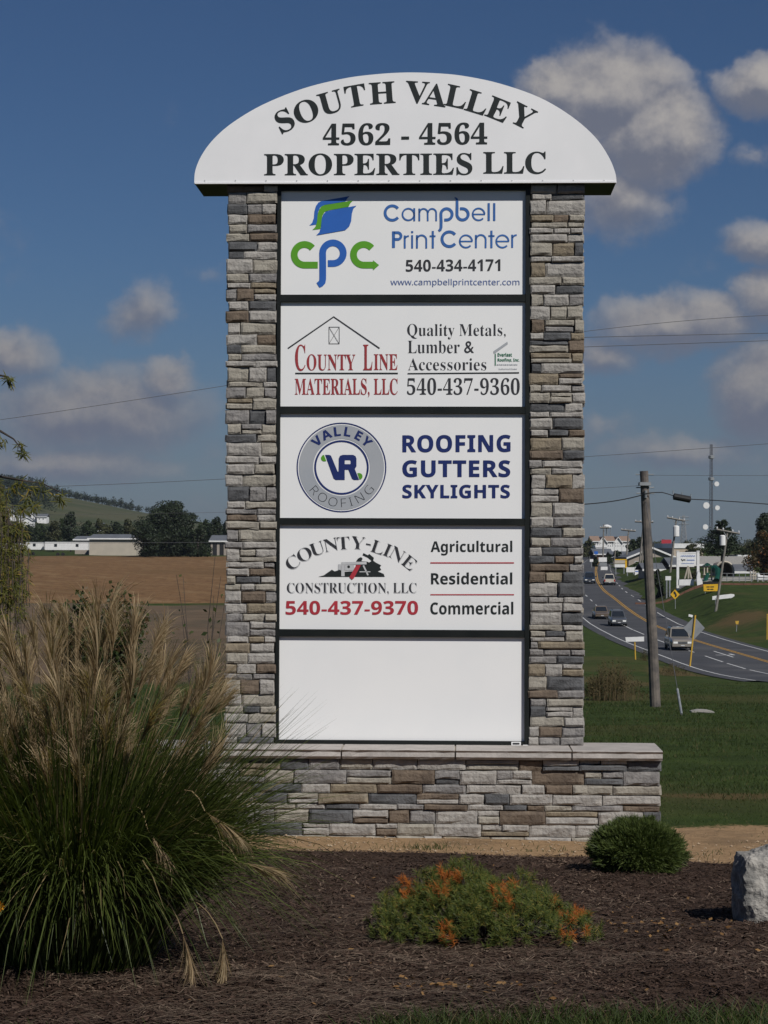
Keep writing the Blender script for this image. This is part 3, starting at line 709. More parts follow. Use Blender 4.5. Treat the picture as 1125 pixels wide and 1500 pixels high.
# ---- stones
def stone_mesh(w, h, dep, proud, endx=0):
    # rough-faced block: front grid with worn edges; local x 0..w, z 0..h, front at y=-proud
    nxs = 4 if w > .14 else 3; us = [0, .06]+[.06+.88*i/(nxs-1) for i in range(1, nxs-1)]+[.94, 1]; wsx = [0, .22, .78, 1]
    g = .0015+random.random()*.002
    vs = []; s_ = random.random()*100; tilt = random.uniform(-.008, .008)
    for wz in wsx:
        for u in us:
            x = g+u*(w-2*g); z = g+wz*(h-2*g)
            e = (u in (0, 1)) or (wz in (0, 1))
            y = -proud+(.007+random.random()*.005 if e else noise.noise(Vector((x*11+s_, z*16, s_)))*.012)+tilt*(u-.5)
            if e:
                z += noise.noise(Vector((x*14, s_, wz*3)))*.0085; x += noise.noise(Vector((s_, z*22, u*5)))*.005
            vs.append((x, y, z))
    n = len(us); fs = [(j*n+i, j*n+i+1, (j+1)*n+i+1, (j+1)*n+i) for j in range(3) for i in range(n-1)]
    m_ = len(vs)
    ringi = [i for i in range(n)]+[j*n+n-1 for j in range(1, 4)]+[3*n+i for i in range(n-2, -1, -1)]+[j*n for j in (2, 1)]
    for i in ringi: vs.append((vs[i][0], dep, vs[i][2]))
    k = len(ringi)
    fs += [(ringi[(i+1) % k], ringi[i], m_+i, m_+(i+1) % k) for i in range(k)]
    return vs, fs
WT = [.34, .20, .14, .14, .10, .08]
def pick(): return random.choices(range(6), WT)[0]
def lay(x0, x1, z0, z1, lmin, lmax, hs_=(.048, .062, .074, .086, .104)):
    out = []; z = z0
    while z < z1-.02:
        h = random.choice(hs_)*random.uniform(.9, 1.1)
        if z+h > z1-.035: h = z1-z
        x = x0; first = True
        while x < x1-.001:
            w = random.uniform(lmin, lmax)
            if first: w *= random.uniform(.5, 1); first = False
            if x1-x-w < .07: w = x1-x
            if h > .08 and w > .16 and random.random() < .26:   # a pair of thin ones in a thick course
                hh = h*random.uniform(.38, .6); out.append((x, z, w, hh))
                if w > .25 and random.random() < .5: out += [(x, z+hh, w*.45, h-hh), (x+w*.45, z+hh, w*.55, h-hh)]
                else: out.append((x, z+hh, w, h-hh))
            else: out.append((x, z, w, h))
            x += w
        z += h
    return out
def wall(name, x0, x1, y0, y1, z0, z1, lmin, lmax):
    mb = MB(); mb.box(x0+.02, x1-.02, y0+.03, y1-.02, z0, z1); core = mb.build(name, M['mortar'], sign)
    last = 0
    L = lay(x0, x1, z0, z1, lmin, lmax)
    for x, z, w, h in L:
        k = pick()
        if k == last and k > 2: k = pick()
        last = k; jx = random.uniform(-.012, .012) if x < x0+.01 else 0; jw = random.uniform(-.012, .012) if x+w > x1-.01 else 0
        vs, fs = stone_mesh(w-jx+jw, h, .09, random.uniform(.0, .020))
        mb = MB(); mb.add(vs, fs); o = mb.build('stone', STONES[k], core); o.location = (x+jx, y0, z)
    # the returns on the two ends and the back, one part per tone
    for k in range(6):
        mb = MB()
        for side in range(3):
            a0, a1 = (y0+.09, y1) if side < 2 else (x0, x1)
            random.seed(99+side+int(x0*7)); LL = lay(a0, a1, z0, z1, .12, .35)
            for i, (x, z, w, h) in enumerate(LL):
                kk = random.choices(range(6), WT)[0]; pr = random.random()*.015
                if kk != k: continue
                st_ = random.getstate(); vs, fs = stone_mesh(w, h, .06, pr); random.setstate(st_)
                if side == 0: vv = [(x0+.01+y_, x+w-x_, z+z_) for x_, y_, z_ in vs]
                elif side == 1: vv = [(x1-.01-y_, x+x_, z+z_) for x_, y_, z_ in vs]
                else: vv = [(x+w-x_, y1-.01-y_, z+z_) for x_, y_, z_ in vs]
                mb.add(vv, fs)
        if mb.v: tag(mb.build('side_stones', STONES[k], core), kind='stuff')
    random.seed(int(abs(x0)*100)+5)
    return core
ZC = S(860, 1092.5, 0)[1]                      # top of the cap
wall('pillar', S(331, 690, 0)[0], CL, 0.0, .38, ZC, zb, .11, .34)['label'] = 'left stacked stone pillar'
wall('pillar', CR, S(855.5, 690, 0)[0], 0.0, .38, ZC, zb, .11, .34)['label'] = 'right stacked stone pillar'
BF = -.33; CT_ = .075
BX0 = S(213, 1150, BF)[0]; BX1 = S(968, 1150, BF)[0]
wall('stone_base', BX0, BX1, BF, .22, -.22, ZC-CT_, .13, .42)
# cap stones
cuts = [S(v, 1100, BF-.06)[0] for v in (206, 290, 500, 667, 838, 972)]
mb0 = MB(); mb0.box(cuts[0]+.03, cuts[-1]-.03, BF-.02, .24, ZC-CT_+.004, ZC-.008); capg = mb0.build('cap', M['grout'], sign)
for a, b_ in zip(cuts, cuts[1:]):
    mb = MB(); n = max(4, int((b_-a)/.07)); g = .006; prof = [(BF-.045, ZC-CT_), (BF-.062, ZC-CT_+.02), (BF-.055, ZC-.022), (BF-.068, ZC-.005), (BF-.058, ZC), (.26, ZC), (.27, ZC-.02), (.26, ZC-CT_)]
    vs = []
    for i in range(n+1):
        x = a+g+(b_-a-2*g)*i/n
        for j, (y, z) in enumerate(prof):
            q = noise.noise(Vector((x*14, j*3.7, 2)))*.008 if j in (0, 1, 2, 3) else 0
            vs.append((x, y+q, z+(noise.noise(Vector((x*9, j, 5)))*.002 if j in (3, 4) else 0)))
    m_ = len(prof); fs = [(i*m_+j, i*m_+(j+1) % m_, (i+1)*m_+(j+1) % m_, (i+1)*m_+j) for i in range(n) for j in range(m_)]
    fs += [tuple(range(m_))[::-1], tuple(n*m_+j for j in range(m_))]
    mb.add(vs, fs); mb.build('cap_stone', M['cap'], capg, fix=True)
random.seed(11)

#PART2
# ------------------------------------------------------------------ trees and plants
def crown_mesh(w, h, n, leafs, lobes=11, seed=1, squash=1.0, low=.25, depth=None):
    """leaf clumps through an uneven crown; w, h in metres, foot at z=0"""
    rnd = random.Random(seed); st_ = random.getstate(); random.seed(seed)
    mb = MB(); L = []; depth = depth or w
    for i in range(lobes):
        a = random.uniform(0, 2*pi); zz = low+(1-low)*((i+.5)/lobes)
        rr = (1-abs(zz-.52)*1.5)*.5*random.uniform(.55, 1.0); rr = max(rr, .05)
        r_ = random.uniform(.17, .27)*(1.15-zz*.45)
        L.append((Vector((cos(a)*rr*w*.75, sin(a)*rr*depth*.75, (zz-.08)*h)), r_))
    L.append((Vector((0, 0, h*.55)), .33))
    for i in range(n):
        c, r_ = random.choice(L); u = runit(); k = random.random()**.35
        p = c+Vector((u.x*r_*w, u.y*r_*depth, u.z*r_*h*.8))*k
        if p.z < h*low*.35: p.z = h*low*.35+random.random()*h*.08
        p.z = min(p.z, h)
        leaf(mb, p, (u+runit()*.8).normalized(), leafs*random.uniform(.6, 1.3), .6)
    random.setstate(st_); return mb
def tree(label, px, d, toppy, wpx, m='tree_green', name='tree', n=None, group=None, seed=None, lobes=11, low=.22, sink=0.0, cat='tree'):
    p = on(px, d); h = pt(px, toppy, d).z-p.z; w = wpx*d/F
    s_ = seed or random.randrange(9999)
    t_ = thing(name, label, cat, p, 0, group)
    k = max(d/F*1.7, .04)
    n = n or int(min(9000, max(300, (wpx*h/d*F)*1.2)))
    mb = MB(); mb.tube([(0, 0, -.6), (.1*w*.1, 0, h*.3), (0, 0, h*.75)], [w*.035+.05, w*.025+.03, .03], 6); 
    for q in range(4):
        a = q*1.6+1; mb.tube([(0, 0, h*(.25+.08*q)), (cos(a)*w*.16, sin(a)*w*.16, h*(.42+.08*q)), (cos(a)*w*.3, sin(a)*w*.3, h*(.5+.09*q))], [w*.014+.02, w*.01+.01, .01], 4)
    mb.build('trunk', M['bark'], t_)
    crown_mesh(w, h, n, k, lobes, s_, low=low).build('crown', M[m], t_)
    return t_
G1 = 'trees in the belt beyond the stubble field'
tree('broad round dark green tree, tallest in the belt beyond the stubble field', 246, 500, 733, 112, 'tree_dark', n=14000, seed=3, lobes=26, low=.04)
tree('dark tree overlapping the left foot of the tallest round tree', 213, 485, 762, 52, 'tree_dark', seed=4, low=.1)
tree('dark bushy tree at the right foot of the tallest round tree', 290, 495, 768, 52, 'tree_dark', seed=5, low=.1)
BELT = [(78, 612, 763, 34, 'tree_olive', 'olive tree above the white trailers, leftmost of the belt'), (104, 600, 750, 34, 'tree_dark', 'dark upright tree above the right end of the long white trailer'),
        (92, 640, 760, 26, 'tree_green', 'green tree between the olive tree and the dark upright tree'), (127, 620, 762, 36, 'tree_green', 'green tree above the left end of the cream metal building'),
        (150, 640, 759, 40, 'tree_olive', 'olive tree above the middle of the cream metal building'), (172, 610, 764, 32, 'tree_dark', 'dark tree above the right end of the cream metal building'),
        (60, 650, 766, 30, 'tree_green', 'small green tree behind the hanging willow twigs'), (190, 640, 760, 30, 'tree_olive', 'olive tree just left of the tallest round tree'),
        (316, 560, 757, 30, 'tree_dark', 'dark tree right against the left stone pillar'), (301, 600, 760, 26, 'tree_green', 'green tree between the round tree and the left pillar'), (336, 600, 760, 34, 'tree_dark', 'dark tree half hidden behind the left stone pillar'),
        (40, 640, 768, 34, 'tree_dark', 'dark tree above the parked trailers by the picture edge'), (18, 620, 764, 36, 'tree_olive', 'olive tree at the left picture edge below the hillside houses')]
for px, d, ty, w, m_, lb in BELT: tree(lb, px, d, ty, w, m_, group=G1, seed=px)
# woods that read as one mass
def wood(name, label, pts, m_, n, leafs, kind='stuff'):
    mb = MB()
    for px, d, ty, w in pts:
        p = on(px, d); h = max(2.0, pt(px, ty, d).z-p.z); ww = w*d/F
        for i in range(n):
            u = runit(); k = random.random()**.4
            q = p+Vector((u.x*ww*.5*k, u.y*ww*.5*k, h*.55+u.z*h*.48*k))
            leaf(mb, q, (u+runit()*.6).normalized(), leafs*d/F*random.uniform(.6, 1.2), .7)
    return tag(mb.build(name, M[m_]), label, None, None, kind)
pts = []
for i in range(150):
    px = -60+i*2.3+random.uniform(-2, 2)
    sk = interp([(-60, 700), (0, 704), (40, 706), (70, 710), (100, 720), (140, 728), (200, 741), (230, 746), (300, 756), (400, 765)], px)
    if 195 < px < 225 and random.random() < .6: continue
    pts.append((px, 1950+random.uniform(-40, 30), sk-2+random.uniform(-3, 3)-(6 if random.random() < .1 else 0), random.uniform(6, 13)))
wood('hilltop_wood', 'dark line of woods along the crest of the green hill', pts, 'tree_dark', 70, 1.3)
pts = [(random.uniform(-60, 82), random.uniform(1350, 1850), 0, random.uniform(12, 20)) for i in range(90)]
pts = [(a, b_, 800-(H(xat(a, b_), b_)-EYE+14)/b_*F, w) for a, b_, _, w in pts if a < 78-(b_-1350)*.03]
pts3 = [(random.uniform(-40, 345), random.uniform(640, 700), random.uniform(761, 772), random.uniform(16, 30)) for i in range(70)]
wood('belt_wood', 'dark continuous wood behind the single trees beyond the stubble field', pts3, 'tree_dark', 170, 1.6)
wood('hillside_wood', 'dark wood on the left shoulder of the hill above the houses', pts, 'tree_dark', 110, 1.5)
pts = [(random.uniform(930, 1180), random.uniform(900, 1000), random.uniform(789, 798), random.uniform(12, 22)) for i in range(46)]
wood('far_wood', 'low grey green wood on the skyline behind the roadside buildings', pts, 'tree_olive', 60, 1.6)
G2 = 'trees among the roadside buildings'
for px, d, ty, w, m_, lb in [(862, 620, 789, 22, 'tree_olive', 'olive tree touching the right pillar above the far road'), (872, 600, 806, 22, 'tree_dark', 'low dark tree where the road disappears'),
        (926, 560, 790, 24, 'tree_green', 'green tree right of the white apartment houses'), (938, 560, 786, 24, 'tree_dark', 'dark tree behind the near wooden pole'), (905, 520, 806, 20, 'tree_dark', 'dark tree below the white apartment houses'),
        (893, 505, 812, 16, 'tree_green', 'small green tree behind the tall white roadside sign'), (1018, 430, 796, 40, 'tree_olive', 'olive tree in front of the flat white roofed building'),
        (1098, 380, 795, 40, 'tree_olive', 'olive tree between the pine and the reddish tree'), (866, 680, 796, 26, 'tree_green', 'far green tree just clear of the right pillar')]:
    tree(lb, px, d, ty, w, m_, group=G2, seed=px+1)
tree('tall dark tree leaning in from the right picture edge', 1124, 330, 752, 52, 'tree_dark', seed=31, low=.2, n=7000)
tree('dark bushy tree with reddish autumn leaves at the right picture edge', 1120, 300, 776, 62, 'tree_autumn', seed=32, low=.1, n=8000)
def hedge(label, px0, px1, py0, py1, d, m_, name='bush'):
    p = on((px0+px1)/2, d); h = pt((px0+px1)/2, py0, d).z-p.z; w = (px1-px0)*d/F
    t_ = thing(name, label, 'bush', p); mb = MB(); mb.tube([(0, 0, -.3), (0, 0, h*.5)], [.12, .05], 5); mb.build('stem', M['bark'], t_)
    crown_mesh(w, h, 2200, d/F*1.5, 10, px0, low=.0).build('foliage', M[m_], t_)
hedge('rounded dark green bush by the low tan building', 955, 976, 833, 862, 290, 'tree_dark')
hedge('olive bush between the framed sign and the garage', 1012, 1024, 836, 850, 300, 'tree_olive')
hedge('dark bush behind the wire fence beside the red shed', 1064, 1078, 840, 853, 310, 'tree_green')
hedge('green bush at the foot of the long beige house', 925, 942, 828, 840, 425, 'tree_green')
hedge('small dark bush under the roadside signs', 866, 878, 816, 832, 470, 'tree_dark')
# pine with layered boughs
p = on(1058, 330); t_ = thing('pine_tree', 'wide dark pine with layered boughs standing behind the playground', 'tree', p); hh = pt(1058, 761, 330).z-p.z; s_ = 330/F
mb = MB(); mb.tube([(0, 0, -.5), (0, 0, hh*.95)], [.35, .05], 7); mb.build('trunk', M['bark'], t_)
mb = MB(); nb = MB()
for i in range(46):
    zf = .30+.68*i/46; z = hh*zf; L_ = (1.02-zf)*58*s_*random.uniform(.75, 1.15)*(1.0 if zf > .45 else .85); L_ = max(L_, .9)
    a = i*2.4+random.uniform(-.3, .3); dr = Vector((cos(a), sin(a), 0)); tip = dr*L_+Vector((0, 0, z+L_*.12))
    nb.tube([(0, 0, z), dr*L_*.5+Vector((0, 0, z+.05)), tip], [.09, .06, .02], 4)
    for k in range(150):
        u = random.random()**.7; c = Vector((0, 0, z))*(1-u)+tip*u+Vector((random.gauss(0, .35), random.gauss(0, .35), random.gauss(.1, .22)))*(.5+u)*L_*.28
        leaf(mb, c, (Vector((0, 0, 1))+runit()).normalized(), .22*random.uniform(.6, 1.3), .4)
nb.build('bough', M['bark'], t_)['kind'] = 'stuff'; mb.build('crown', M['pine'], t_)

# ------------------------------------------------------------------ buildings
def bldg(name, label, cat, px0, px1, d, eave, ridge, depth, wm, rm, style='side', wins=(), group=None, doors=(), over=.5, z0=None):
    a = on(px0, d); b_ = on(px1, d); zg = min(a.z, b_.z) if z0 is None else z0; w = b_.x-a.x
    ze = pt(px0, eave, d).z-zg; zr = pt(px0, ridge, d).z-zg
    t_ = thing(name, label, cat, (a.x, d, zg), 0, group)
    mb = MB()
    if style == 'front':
        mb.prism([(0, -2), (w, -2), (w, ze), (w/2, zr), (0, ze)], 0, depth)
    else: mb.box(0, w, 0, depth, -2, ze)
    mb.build('wall', M[wm], t_, fix=True)
    mb = MB(); th = .25
    if style == 'front':
        k = (zr-ze)/(w/2)
        mb.prism([(-over, ze-over*k+.02), (w/2, zr+.02), (w+over, ze-over*k+.02), (w+over, ze-over*k+.02+th), (w/2, zr+.02+th), (-over, ze-over*k+.02+th)], -over, depth+over)
        mb.build('roof', M[rm], t_, fix=True)
        mb = MB(); mb.prism([(-over, ze-over*k-.1), (w/2, zr-.1), (w+over, ze-over*k-.1), (w+over, ze-over*k+th+.04), (w/2, zr+th+.04), (-over, ze-over*k+th+.04)], -over-.12, -over-.004)
        mb.build('fascia', M['white_paint'], t_, fix=True)
    elif style == 'side':
        k = (zr-ze)/(depth/2); o_ = over
        prof = [(-o_, ze-o_*k+.02), (depth/2, zr), (depth+o_, ze-o_*k+.02), (depth+o_, ze-o_*k+.02+th), (depth/2, zr+th), (-o_, ze-o_*k+.02+th)]
        mb.prism(prof, -o_, w+o_, axis='x'); mb.build('roof', M[rm], t_, fix=True)
        mb = MB(); mb.box(-o_, w+o_, -o_-.1, -o_-.004, ze-o_*k-.05, ze-o_*k+th+.03); mb.build('gutter', M['white_paint'], t_)
    else:
        mb.box(-.2, w+.2, -.2, depth+.2, ze+.004, ze+max(.3, zr-ze)); mb.build('roof', M[rm], t_)
    for q in wins:
        x0_, x1_ = xat(q[0], d)-a.x, xat(q[1], d)-a.x; zb_, zt_ = pt(q[0], q[3], d).z-zg, pt(q[0], q[2], d).z-zg
        mb = MB(); f_ = .09
        mb.box(x0_, x1_, -.05, -.003, zb_, zb_+f_); mb.box(x0_, x1_, -.05, -.003, zt_-f_, zt_); mb.box(x0_, x0_+f_, -.05, -.003, zb_+f_, zt_-f_); mb.box(x1_-f_, x1_, -.05, -.003, zb_+f_, zt_-f_)
        fr = mb.build('window', M['white_paint'], t_); mb = MB(); mb.box(x0_+f_, x1_-f_, -.03, -.004, zb_+f_, zt_-f_); mb.build('pane', M['dark_glass'], fr)
    for q in doors:
        x0_, x1_ = xat(q[0], d)-a.x, xat(q[1], d)-a.x; mb = MB(); mb.box(x0_, x1_, -.06, -.003, 0, pt(q[0], q[2], d).z-zg); mb.build('door', M[q[3]], t_)
    return t_
bldg('farm_building', 'long cream metal building with grey roof beyond the stubble field', 'building', 131, 200, 522, 789.5, 783.5, 22, 'siding_cream', 'roof_grey', wins=())
bldg('shed', 'low grey roofed shed at the left end of the cream metal building', 'building', 110, 131, 540, 791, 786.5, 14, 'siding_beige', 'roof_grey')
bldg('farm_building', 'low building with dark open front next to the left pillar', 'building', 309, 345, 530, 793, 785, 18, 'siding_beige', 'roof_grey', doors=((312, 318, 796, 'opening'), (322, 328, 796, 'opening')))
def trailer(label, px0, px1, y0, y1, d, nd=3):
    a = on(px0, d); zg = a.z; w = xat(px1, d)-a.x; zb_ = pt(px0, y1, d).z-zg; zt_ = pt(px0, y0, d).z-zg; zb_ = max(zb_, .5)
    t_ = thing('trailer', label, 'trailer', a, 0, 'white trailers parked beyond the field')
    mb = MB(); mb.box(0, w, 0, 2.5, zb_, zt_); mb.build('body', M['white_paint'], t_)
    mb = MB(); mb.box(-.03, w+.03, -.04, 2.54, zt_+.003, zt_+.12); mb.build('top_rail', M['galv'], t_)
    for i in range(nd):
        x = w*(i+.5)/nd; mb = MB(); mb.box(x-.35, x+.35, -.04, -.003, zb_+.8, zb_+1.5); mb.build('window', M['dark_glass'], t_)
    for x in (w*.3, w*.42):
        mb = MB(); mb.tube([(x, -.02, .45), (x, .3, .45)], .45, 10); mb.build('wheel', M['tyre'], t_)
trailer('long white trailer standing left of the cream metal building', 66, 129, 794, 805.5, 510, 2)
trailer('shorter white trailer left of the long one, behind hanging twigs', 38, 63, 794.5, 805, 512, 1)
trailer('white trailer at the left picture edge', 2, 34, 796, 806, 512, 3)
for i, (px0, px1, ev, rg, d, lb) in enumerate([(6, 21, 752, 746, 1250, 'white gabled house, leftmost and largest on the hillside'), (28, 40, 757, 752.5, 1240, 'small white house right of the large hillside house'), (43, 52, 756, 751.5, 1260, 'narrow white house in the middle of the hillside row'),
        (54, 68, 757, 753, 1255, 'wide white house at the right end of the hillside row'), (33, 47, 762, 758, 1190, 'white house below the middle of the hillside row'), (143, 149, 769, 766.5, 900, 'tiny white house among the trees above the cream building')]):
    bldg('house', lb, 'house', px0, px1, d, ev, rg, 10, 'white_paint', 'roof_grey', 'front' if i % 2 == 0 else 'side', group='houses on the hillside',
         wins=tuple((px0+(px1-px0)*f_, px0+(px1-px0)*f_+1.6, ev+2, ev+4.5) for f_ in (.2, .6)), z0=pt(px0, ev+9, d).z)
# right-hand side
bldg('house', 'long beige house with wide grey gabled roof behind the roadside signs', 'building', 921, 990, 440, 817, 803, 16, 'siding_beige', 'roof_grey', 'front',
     wins=((930, 936, 822, 828), (943, 949, 822, 828), (962, 968, 820, 828), (975, 981, 820, 828)))
bldg('house', 'low tan building with grey roof next to the near pole', 'building', 945, 971, 345, 835, 827, 9, 'siding_tan', 'roof_grey', 'side', wins=((948, 952, 838, 843), (962, 966, 838, 843)))
bldg('warehouse', 'flat white roofed building with tan wall behind the framed sign', 'building', 987, 1030, 440, 803, 796, 30, 'siding_tan', 'white_paint', 'flat')
bldg('garage', 'low brown building with grey roof right of the near pole', 'building', 984, 1012, 345, 829, 819, 12, 'brick_far', 'roof_grey', 'side', doors=((986, 992, 838, 'opening'), (996, 1004, 838, 'opening')))
bldg('nursery_building', 'long low building with pale roof behind the playground', 'building', 1016, 1104, 350, 828, 817, 18, 'siding_beige', 'concrete', 'side', wins=((1032, 1037, 832, 838), (1052, 1058, 832, 838), (1066, 1071, 832, 838)))
bldg('barn', 'small dark red shed with black roof behind the fence', 'shed', 1077, 1101, 318, 838, 829, 7, 'barn_red', 'roof_grey', 'side', wins=((1081, 1084, 842, 847), (1093, 1096, 842, 847)))
bldg('shop', 'tan fronted shop right of the pine', 'building', 1082, 1100, 372, 822, 813, 12, 'siding_tan', 'white_paint', 'flat')
bldg('shop', 'white building below the apartment houses', 'building', 873, 889, 640, 802, 799, 14, 'white_paint', 'white_paint', 'flat')
bldg('shop', 'brown building beside the far end of the road', 'building', 872, 896, 590, 812, 805, 14, 'brick_far', 'roof_grey', 'side')
bldg('shop', 'dark roofed shop behind the yellow topped sign', 'building', 898, 922, 520, 816, 809, 14, 'siding_beige', 'roof_grey', 'side', wins=((901, 904, 819, 823), (910, 914, 819, 823)))
ap = []
for i, (a, b_) in enumerate(((867, 878), (878, 889), (889, 900), (900, 911), (911, 922))):
    bldg('apartment_house', ['white apartment house with tan roof, leftmost of the far row', 'second white apartment house from the left in the far row', 'middle white apartment house of the far row', 'white apartment house right of the middle one in the far row', 'white apartment house at the right end of the far row'][i],
         'building', a+.2, b_-.2, 850, 793+(.8 if i % 2 else 0), 786+(i % 2), 14, 'white_paint', 'roof_tan', 'front' if i % 2 else 'side', group='apartment houses in the far row',
         wins=tuple((a+1.5+k*3.2, a+3+k*3.2, y_, y_+2.2) for k in range(3) for y_ in (794.5, 798.5)))
# water tower
p = on(889, 900); t_ = thing('water_tower', 'small white water tower above the apartment houses', 'water tower', p); h0 = pt(889, 774, 900).z-p.z; h1 = pt(889, 768.5, 900).z-p.z
mb = MB(); mb.tube([(0, 0, h0), (0, 0, h0+.4), (0, 0, h1-.6), (0, 0, h1)], [.9, 2.1, 2.1, .5], 12); mb.build('tank', M['white_paint'], t_)
for a in range(4):
    mb = MB(); mb.tube([(2*cos(a*pi/2), 2*sin(a*pi/2), -1), (1.5*cos(a*pi/2), 1.5*sin(a*pi/2), h0+.5)], .13, 5); mb.build('leg', M['galv'], t_)

# ------------------------------------------------------------------ towers
def lattice(name, label, px, d, toppy, w0, w1, legs=3, bays=18, mt='galv', z0=None):
    p = on(px, d); 
    if z0 is not None: p.z = z0
    h = pt(px, toppy, d).z-p.z; t_ = thing(name, label, 'tower', p)
    def P_(k, u): r_ = (w0+(w1-w0)*u)/2; a = 2*pi*k/legs+.5; return Vector((cos(a)*r_, sin(a)*r_, h*u))
    for k in range(legs):
        mb = MB(); mb.tube([P_(k, 0), P_(k, 1)], .05*d/500*(1 if d < 900 else 1.3), 5); mb.build('leg', M[mt], t_)
    mb = MB()
    for i in range(bays):
        for k in range(legs):
            u0, u1 = i/bays, (i+1)/bays
            mb.tube([P_(k, u0), P_((k+1) % legs, u1)], .022*d/500*(1 if d < 900 else 1.8), 4, False); mb.tube([P_((k+1) % legs, u0), P_(k, u1)], .022*d/500*(1 if d < 900 else 1.8), 4, False)
            mb.tube([P_(k, u1), P_((k+1) % legs, u1)], .022*d/500*(1 if d < 900 else 1.8), 4, False)
    mb.build('bracing', M[mt], t_)['kind'] = 'stuff'
    return t_, p, h
TD = 520
t_, p, h = lattice('radio_mast', 'tall slim lattice mast with round white dishes behind the pine', 1042, TD, 651, 1.1, .7, 3, 30, 'mast')
for i, (px, py, r_, ox) in enumerate(((1049.5, 709, 3.6, .8), (1034.3, 740.5, 4.8, -1.2), (1050.5, 744, 3.6, .8), (1033, 772, 4.0, -1.2))):
    q = pt(px, py, TD)-p; r_ = r_*TD/F
    mb = MB(); mb.tube([q+Vector((0, -.5, 0)), q+Vector((0, -.42, 0)), q+Vector((0, .1, 0)), q+Vector((0, .25, 0))], [r_*.97, r_, r_, r_*.4], 20); ds = mb.build('dish', M['white_paint'], t_)
    mb = MB(); mb.tube([q+Vector((0, .25, 0)), Vector((0, 0, q.z))], .08, 5); mb.build('bracket', M['galv'], ds)
for py in (669.5, 701.5):
    q = pt(1042, py, TD)-p; mb = MB(); mb.tube([(0, 0, q.z-.5), (0, 0, q.z-.35), (0, 0, q.z+.35), (0, 0, q.z+.5)], [.2, .75, .75, .2], 12); mb.build('antenna_drum', M['galv'], t_)
t_, p, h = lattice('transmission_tower', 'distant grey steel power pylon left of the radio mast', 1001.5, 1200, 755, 5.5, 1.4, 4, 9, 'galv')
for f_ in (.72, .84, .95):
    mb = MB(); mb.tube([(-3.2, 0, h*f_), (3.2, 0, h*f_)], .22, 4); mb.build('crossarm', M['galv'], t_)

# ------------------------------------------------------------------ utility poles
def upole(label, bpx, d, tpx, tpy, r0, r1, arm=None, trans=None, mt='wood_far', group=None, base=None):
    b_ = on(bpx, d) if base is None else base; tp = pt(tpx, tpy, b_.y); v = tp-b_
    t_ = thing('utility_pole', label, 'utility pole', b_, 0, group)
    mb = MB(); mb.tube([v*(-.04), v*.25+Vector((.01, 0, 0)), v*.6, v], [r0, r0*.93, (r0+r1)/2, r1], 12); mb.build('shaft', M[mt], t_)
    if arm:
        (ax, ay), (bx_, by_) = arm; A = pt(ax, ay, b_.y-.15)-b_; B_ = pt(bx_, by_, b_.y-.15)-b_
        mb = MB(); mb.tube([A, B_], .07*b_.y/200+.03, 4); am = mb.build('crossarm', M[mt], t_)
        for f_ in (.04, .3, .7, .96):
            q = A+(B_-A)*f_; mb = MB(); mb.tube([q, q+Vector((0, 0, .2)), q+Vector((0, 0, .38))], [.05, .11, .05], 6); mb.build('insulator', M['silver_print'], am)
        mb = MB(); mid = A*.5+B_*.5; mb.tube([A*.7+B_*.3, mid-Vector((0, 0, .9))], .04, 4); mb.tube([A*.3+B_*.7, mid-Vector((0, 0, .9))], .04, 4); mb.build('brace', M['galv'], am)
    if trans:
        q = pt(trans[0], trans[1], b_.y-.3)-b_; s_ = trans[2]
        mb = MB(); mb.tube([q-Vector((0, 0, s_)), q-Vector((0, 0, s_*.92)), q+Vector((0, 0, s_*.85)), q+Vector((0, 0, s_))], [s_*.45, s_*.55, s_*.55, s_*.3], 12); mb.build('transformer', M['white_paint'], t_)
    return t_, b_, v
nb_ = gp(960, 1036)
np_, nbase, nv = upole('thick weathered grey utility pole on the lawn, nearest of the poles', 960, nb_.y, 943.3, 690, .165, .125, mt='wood', base=nb_)
PD = nbase.y
for f_, s_ in ((.985, .05), (.93, .06), (.905, .06)):   # hardware on the near pole
    q = nv*f_; mb = MB(); mb.tube([q+Vector((-.26, -.02, 0)), q+Vector((.28, -.02, 0))], .018, 5); mb.build('bolt', M['galv'], np_)
mb = MB(); q = nv*.945; mb.box(q.x-.17, q.x+.17, q.y-.20, q.y+.17, q.z-.05, q.z+.05); mb.build('band', M['galv'], np_)
mb = MB(); q = nv*.90; mb.tube([q+Vector((.0, -.15, -.1)), q+Vector((0, -.17, .12))], .04, 6); mb.build('clamp', M['galv'], np_)
upole('leaning pale pole with crossarm and grey transformer on the green bank', 1048.5, 236, 1065.5, 779, .17, .12, ((1049, 775.5), (1083.5, 782)), (1058.5, 791.5, 1.05/2*1.2), base=gp(1048.5, 895))
G3 = 'far utility poles along the road'
upole('pole with V shaped top and transformer, beside the framed sign', 982, 330, 990.5, 762, .19, .13, ((977, 758), (1003, 763)), (990.5, 778, .9), group=G3)
upole('pole right behind the near pole, with a short crossarm', 937, 420, 943, 762, .2, .14, ((930, 764), (957, 765)), None, group=G3)
upole('pole above the yellow topped sign, with a long crossarm', 916.5, 450, 921, 776, .2, .14, ((910, 776), (931, 778)), None, group=G3)
upole('pole in front of the white apartment houses, with two short crossarms', 883, 520, 884.5, 768, .2, .14, ((879, 773), (892, 773)), None, group=G3)
upole('short bare pole beside the yellow topped sign', 899, 470, 901.5, 806, .16, .12, None, None, group=G3)
upole('slim pole between the beige house and the near pole', 940, 360, 941.5, 800, .14, .1, None, None, group=G3)
